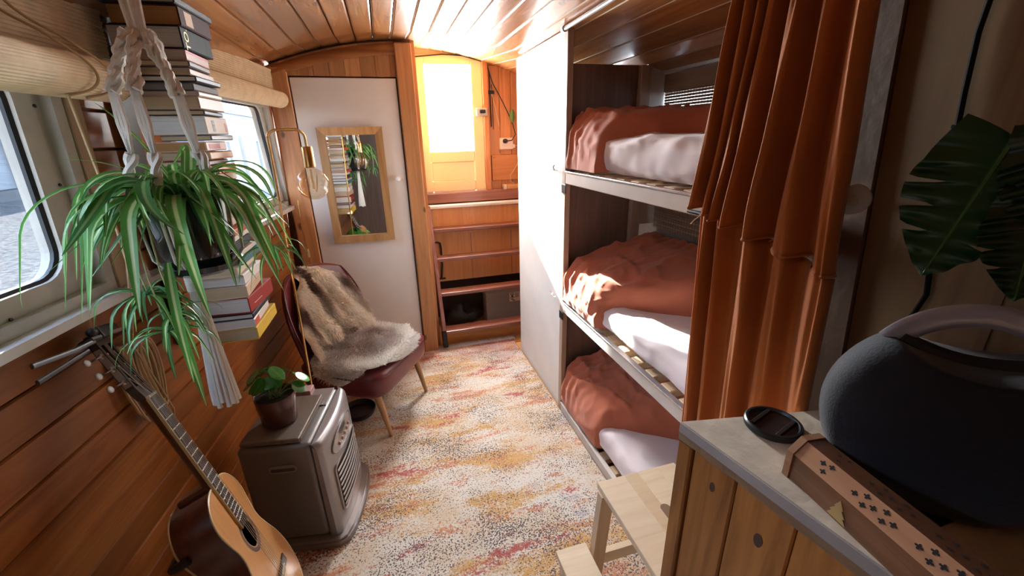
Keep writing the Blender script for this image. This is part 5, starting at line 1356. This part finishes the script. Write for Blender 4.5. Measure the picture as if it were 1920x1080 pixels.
# ------------------------------------------------------------------ classical guitar
uN = V((.349, -.198, -.915)).normalized(); gy = -uN
gn = V((.905, .24, .30)); gn = (gn - gy * gn.dot(gy)).normalized(); gx = gy.cross(gn).normalized()
gB = V((-.444, 1.055, .323))
GM = Matrix(((gx.x, gy.x, gn.x, gB.x), (gx.y, gy.y, gn.y, gB.y), (gx.z, gy.z, gn.z, gB.z), (0, 0, 0, 1)))
gt = thing('classical_guitar', 'nylon string guitar with cedar top leaning against the pine wall', 'guitar', M=GM)
def G(x, y, z): return GM @ V((x, y, z))
def catmull(pts, n):
    out = []; m = len(pts)
    for i in range(m - 1):
        p0, p1, p2, p3 = pts[max(0, i - 1)], pts[i], pts[i + 1], pts[min(m - 1, i + 2)]
        for k in range(n):
            t = k / n; out.append(tuple(.5 * ((2 * p1[j]) + (-p0[j] + p2[j]) * t + (2 * p0[j] - 5 * p1[j] + 4 * p2[j] - p3[j]) * t * t + (-p0[j] + 3 * p1[j] - 3 * p2[j] + p3[j]) * t ** 3) for j in (0, 1)))
    out.append(pts[-1]); return out
half = [(0, .352), (.06, .350), (.105, .332), (.135, .298), (.142, .262), (.132, .222), (.119, .185), (.120, .150), (.142, .105), (.170, .055), (.184, .0), (.180, -.05), (.155, -.098), (.105, -.128), (.05, -.139), (0, -.141)]
hr = catmull(half, 5); outline = hr + [(-x, y) for x, y in reversed(hr[1:-1])]
CEDAR = wood('cedar_top', (.56, .27, .095), (.47, .205, .065), 1, .3, .35, 0, grain=40, var=0); ROSW = wood('guitar_sides', (.12, .035, .018), (.07, .02, .011), 1, .25, .5, 0, var=0)
NECK = wood('neck_wood', (.14, .06, .03), (.09, .036, .018), 1, .3, .3, 0, var=0); FING = wood('fingerboard', (.045, .026, .02), (.028, .016, .012), 1, .4, .1, 0, var=0); BIND = plain('binding_cream', (.60, .46, .24), .4)
D = .095
hole_c = (0, .172); hr_ = .043
sd2 = MB(); n_ = len(outline)
sd2.add([G(x, y, -.0015) for x, y in outline] + [G(x, y, -D) for x, y in outline], [(i, (i + 1) % n_, n_ + (i + 1) % n_, n_ + i) for i in range(n_)]); mk('sides', sd2, ROSW, gt, smooth=True, angle=60)
mk('back', MB().prism(outline, -D - .003, -D, lambda a, b_, d: G(a, b_, d)), ROSW, gt)
# top with sound hole: ring between outline and hole, matched by angle
ho = [(hole_c[0] + math.cos(t) * hr_, hole_c[1] + math.sin(t) * hr_) for t in [math.atan2(y - hole_c[1], x) for x, y in outline]]
mk('top', MB().ring(outline, ho, -.0012, .0016, lambda a, b_, d: G(a, b_, d)), CEDAR, gt)
for zz in (.0005, -D): mk('binding', MB().tube([G(x * 1.001, y, zz) for x, y in outline] + [G(outline[0][0], outline[0][1], zz)], .0026, 6, False), BIND, gt)
for r0, r1, mt in ((.045, .0465, 'a'), (.0468, .060, 'b'), (.0603, .062, 'a')):
    N = 48; o_ = [(hole_c[0] + math.cos(2 * math.pi * k / N) * r1, hole_c[1] + math.sin(2 * math.pi * k / N) * r1) for k in range(N)]; i_ = [(hole_c[0] + math.cos(2 * math.pi * k / N) * r0, hole_c[1] + math.sin(2 * math.pi * k / N) * r0) for k in range(N)]
    mk('rosette_ring', MB().ring(o_, i_, .0016, .0021, lambda a, b_, d: G(a, b_, d)), plain('rosette_cream', (.55, .38, .2), .4) if mt == 'a' else plain('rosette_dark', (.13, .07, .055), .4), gt)
fb = MB(); w0, w1_ = .026, .031
fb.prism([(-w1_, .205), (w1_, .205), (w0, .65), (-w0, .65)], .0022, .0085, lambda a, b_, d: G(a, b_, d)); fbo = mk('fingerboard', fb, FING, gt)
mk('fingerboard_edge', MB().prism([(-w1_ - .0022, .205), (-w1_, .205), (-w0, .65), (-w0 - .0022, .65)], .001, .0085, lambda a, b_, d: G(a, b_, d)), BIND, fbo)
for k in range(1, 19):
    y = .65 * 2 ** (-k / 12)
    if y < .21: break
    wd = lerp(w1_, w0, (y - .205) / .445); mk('fret', MB().tube([G(-wd, y, .009), G(wd, y, .009)], .0016, 6), plain('fret_nickel', (.75, .73, .70), .35, .3), fbo)
nk = MB()
def nf(u, v):
    y = lerp(.33, .655, u); a = math.pi * v; wd = lerp(.030, .0265, u); th_ = .024 + .03 * max(0, 1 - u / .12) ** 2
    return G(math.cos(a) * wd, y, .002 - math.sin(a) * th_)
nk.grid(nf, 24, 14); mk('neck', nk, NECK, gt, smooth=True)
mk('heel', MB().box((-.028, .338, -.085), (.028, .365, -.002), .008, 2, GM), NECK, gt)
mk('nut', MB().box((-.027, .65, .002), (.027, .656, .0115), .001, 1, GM), plain('bone', (.72, .64, .52), .4), gt)
# headstock tilted back, two slots
TM = GM @ Matrix.Translation((0, .656, .003)) @ Matrix.Rotation(math.radians(-4), 4, 'X')
hs_o = [(-.027, 0), (-.036, .035), (-.036, .18), (-.024, .198), (0, .192), (.024, .198), (.036, .18), (.036, .035), (.027, 0)]
def T_(a, b_, d): return TM @ V((a, b_, d))
HEAD = wood('headstock', (.055, .04, .033), (.04, .028, .022), 1, .35, .2, 0, var=0)
hs = MB(); zt_, zb_ = 0.0, -.019
bars = [[(-.036, .035), (-.0265, .035), (-.0265, .165), (-.036, .165)], [(-.0095, .035), (.0095, .035), (.0095, .165), (-.0095, .165)], [(.0265, .035), (.036, .035), (.036, .165), (.0265, .165)], [(-.027, 0), (.027, 0), (.036, .035), (-.036, .035)], [(-.036, .165), (.036, .165), (.036, .18), (.024, .198), (0, .192), (-.024, .198), (-.036, .18)]]
for p in bars: hs.prism(p, zb_, zt_, T_)
hso = mk('headstock', hs, HEAD, gt)
for s_ in (-1, 1):
    for k in range(3):
        y = .06 + k * .04
        r_ = mk('string_roller', MB().tube([T_(s_ * .0095, y, -.009), T_(s_ * .0265, y, -.009)], .0048, 8), plain('bone', (0, 0, 0)), hso, smooth=True)
        mk('tuner_post', MB().tube([T_(s_ * .036, y, -.009), T_(s_ * .040, y, -.012), T_(s_ * .040, y, -.026), T_(s_ * .056, y, -.028)], .0032, 7), STEEL, hso, smooth=True)
        mk('gear', MB().lathe([(0, 0), (.0075, 0), (.0075, .004), (.003, .006), (0, .006)], n=12, M=TM @ Matrix.Translation((s_ * .0365, y, -.009)) @ Matrix.Rotation(s_ * math.pi / 2, 4, 'Y')), STEEL, hso)
        kn2 = MB(); kn2.grid(lambda u, v: T_(s_ * .066 + math.cos(2 * math.pi * u) * math.sin(math.pi * v) * .0125, y + math.sin(2 * math.pi * u) * math.sin(math.pi * v) * .0095, -.028 + math.cos(math.pi * v) * .005), 14, 9, True); mk('tuner_button', kn2, plain('pearl', (.62, .62, .66), .2, coat=.4), hso, smooth=True, angle=180)
    mk('tuner_plate', MB().prism([(s_ * .0362, .042), (s_ * .0372, .042), (s_ * .0372, .158), (s_ * .0362, .158)], -.017, -.002, T_), plain('plate_nickel', (.4, .36, .32), .35, .9), hso)
mk('bridge', MB().box((-.092, -.014, .0017), (.092, .014, .0075), .003, 2, GM), FING, gt); mk('tie_block', MB().box((-.041, -.013, .0077), (.041, -.002, .0108), .001, 1, GM), BIND, gt); mk('saddle', MB().box((-.040, .003, .0077), (.040, .006, .0125), .0008, 1, GM), plain('bone', (0, 0, 0)), gt)
for k in range(6):
    f = -1 + 2 * k / 5; yr_ = .06 + (2 - (k if k < 3 else 5 - k)) * .04
    ro = T_((-.018 if k < 3 else .018) + (.002 * (k - 1) if k < 3 else .002 * (k - 4)), yr_, -.003)
    mk('string', MB().tube([G(f * .029, -.006, .011), G(f * .029, .0045, .0135), G(f * .021, .653, .0125), ro], .00062 if k > 2 else .0008, 5), plain('string_steel', (.62, .60, .58), .3, .6), gt, smooth=True)
# capo clamped on the headstock
cpo = thing('guitar_capo', 'black and steel spring capo clamped on the end of the guitar headstock', 'capo', T_(0, .19, 0))
mk('top_bar', MB().box((-.030, .178, .0015), (.074, .212, .022), .006, 2, TM), BLACKP, cpo, smooth=True)
mk('pad', MB().box((.008, .180, .0225), (.070, .190, .0255), .001, 1, TM), plain('capo_steel', (.45, .5, .58), .2, .9), cpo)
mk('jaw', MB().tube([T_(-.03, .185, .012), T_(-.05, .186, .004), T_(-.052, .184, -.018), T_(-.035, .182, -.032), T_(-.0, .18, -.028)], .0075, 8), BLACKP, cpo, smooth=True)
mk('spring_knob', MB().grid(lambda u, v: T_(-.046 + math.cos(2 * math.pi * u) * math.sin(math.pi * v) * .014, .200 + math.sin(2 * math.pi * u) * math.sin(math.pi * v) * .012, .012 + math.cos(math.pi * v) * .012), 16, 10, True), BLACKP, cpo, smooth=True, angle=180)
for q in (0, 1):
    mk('squeeze_arm', MB().tube([T_(-.045, .180 - q * .014, .004 - q * .022), T_(-.100, .176 - q * .018, -.016 - q * .020), T_(-.200, .178 - q * .034, -.046 - q * .012)], .0065, 8, True, .6), plain('capo_arm', (.16, .17, .19), .3, .9), cpo, smooth=True)
# stand
gs = thing('guitar_stand', 'dark tubular guitar stand on the floor under the guitar', 'guitar stand', (-.4, 1.0, .012))
yk = G(0, -.150, -.05); ykl = G(-.12, -.135, -.11); ykr = G(.12, -.135, -.11)
st0 = G(0, -.145, -.115); st1 = G(0, .26, -.118); f0 = V((st0.x, st0.y, 0))
mk('upright', MB().tube([G(0, -.20, -.114), st1], .009, 8), DARKM, gs, smooth=True)
mk('back_rest', MB().tube([G(-.145, .258, -.112), G(.12, .258, -.112)], .0125, 8), RUBBER, gs, smooth=True)
mk('rest_tip', MB().tube([G(-.147, .258, -.112), G(-.149, .258, -.075)], .011, 8), RUBBER, gs, smooth=True)
for s_ in (-1, 1): mk('cradle_arm', MB().tube([G(0, -.155, -.112), G(s_ * .075, -.156, -.11), G(s_ * .08, -.152, -.04), G(s_ * .08, -.150, .012), G(s_ * .08, -.135, .02)], .008, 8), RUBBER, gs, smooth=True)
low = G(0, -.20, -.114)
for d in ((.16, -.10), (.10, .20), (-.12, -.16)): mk('leg', MB().tube([low, V((low.x + d[0] * .6, low.y + d[1] * .6, .07)), V((low.x + d[0], low.y + d[1], .022))], .009, 8), DARKM, gs, smooth=True); mk('foot', MB().lathe([(0, .0125), (.014, .0125), (.016, .024), (.012, .036), (0, .038)], (low.x + d[0], low.y + d[1], 0), 12), RUBBER, gs, smooth=True)

# ------------------------------------------------------------------ monstera at the right edge
mo = thing('monstera', 'dark green split-leaf monstera reaching in from the right edge', 'plant', (.70, -.12, CZ))
MON = leafmat('monstera_leaf', (.006, .030, .008), (.018, .062, .012), None, .32, .035, .12)
mpc = V((.72, -.16, CZ + .0008))
mk('pot', MB().lathe([(0, 0), (.075, 0), (.09, .01), (.105, .17), (.10, .175), (.095, .16), (0, .158)], mpc, 32), plain('terracotta_pot', (.42, .17, .09), .7), mo, smooth=True)
mk('soil', MB().lathe([(0, .162), (.093, .160), (.093, .156)], mpc, 18), plain('soil', (0, 0, 0)), mo)
def mleaf(base, tip, nrm, wid, notch, seed):
    ax = (tip - base); L = ax.length; ax.normalize(); s = nrm.cross(ax).normalized(); nn = ax.cross(s)
    if nn.dot(nrm) < 0: nn = -nn
    rr3 = random.Random(seed)
    st_ = mk('stem', MB().tube([mpc + V((0, 0, .16)), (mpc + V((0, 0, .16))).lerp(base, .5) + V((0, -.02, .10)), base - ax * .01, base], .0055, 8), plain('stem_dark', (.03, .07, .02), .4), mo, smooth=True)
    N = 64
    def halfw(t): return wid * (math.sin(math.pi * min(1, (t * .86 + .14)) ** .85) ** .75) * (1 - .25 * t)
    b = MB(); b.uv = []
    vs = []; rows = N + 1; K = 7
    cuts_ = [(.30, .022), (.48, .024), (.66, .022)]
    for side in (-1, 1):
        for i in range(rows):
            t = i / N; w_ = halfw(t) if t < 1 else 0
            for (ct0, cwid) in cuts_:
                c0 = ct0 + (.03 if side > 0 else 0); d = abs(t - c0) / cwid
                if d < 1: w_ *= lerp(notch, 1, d ** 2)
            for j in range(K):
                f = j / (K - 1); x = f * w_
                sweep = .10 * L * (f ** 1.5) * (w_ / wid)      # lobes sweep toward the tip at mid, heart at the base
                back_ = -.16 * L * max(0, 1 - t / .14) * f
                z = -.16 * x * x / wid - .05 * L * t * t + .006 * math.sin(t * 50) * f
                vs.append(base + ax * (t * L + sweep * (1 - t) + back_) + s * (side * x) + nn * z); b.uv.append((.5 + side * .5 * f, t))
    fs = []
    for sd_ in range(2):
        o0 = sd_ * rows * K
        fs += [(o0 + i * K + j, o0 + i * K + j + 1, o0 + (i + 1) * K + j + 1, o0 + (i + 1) * K + j) for i in range(rows - 1) for j in range(K - 1)]
    b.add(vs, fs); lf = mk('leaf', b, MON, mo, smooth=True, angle=180)
    mk('midrib', MB().tube([base + nn * .002, base + ax * L * .5 + nn * (-.05 * L * .25 + .002), base + ax * L * .97 - nn * .045 * L], lambda t: lerp(.003, .001, t), 6), plain('rib_green', (.045, .12, .025), .4), st_, smooth=True)
cam_v = V((0, 0, 1.55))
mleaf(V((.742, .348, 1.535)), V((.722, .383, 1.345)), V((-.80, -.55, .15)), .080, .45, 3)
mleaf(V((.755, .310, 1.47)), V((.75, .295, 1.335)), V((-.8, -.5, .2)), .050, .6, 8)
mleaf(V((.75, .31, 1.545)), V((.76, .27, 1.40)), V((-.85, -.4, .2)), .06, .6, 12)
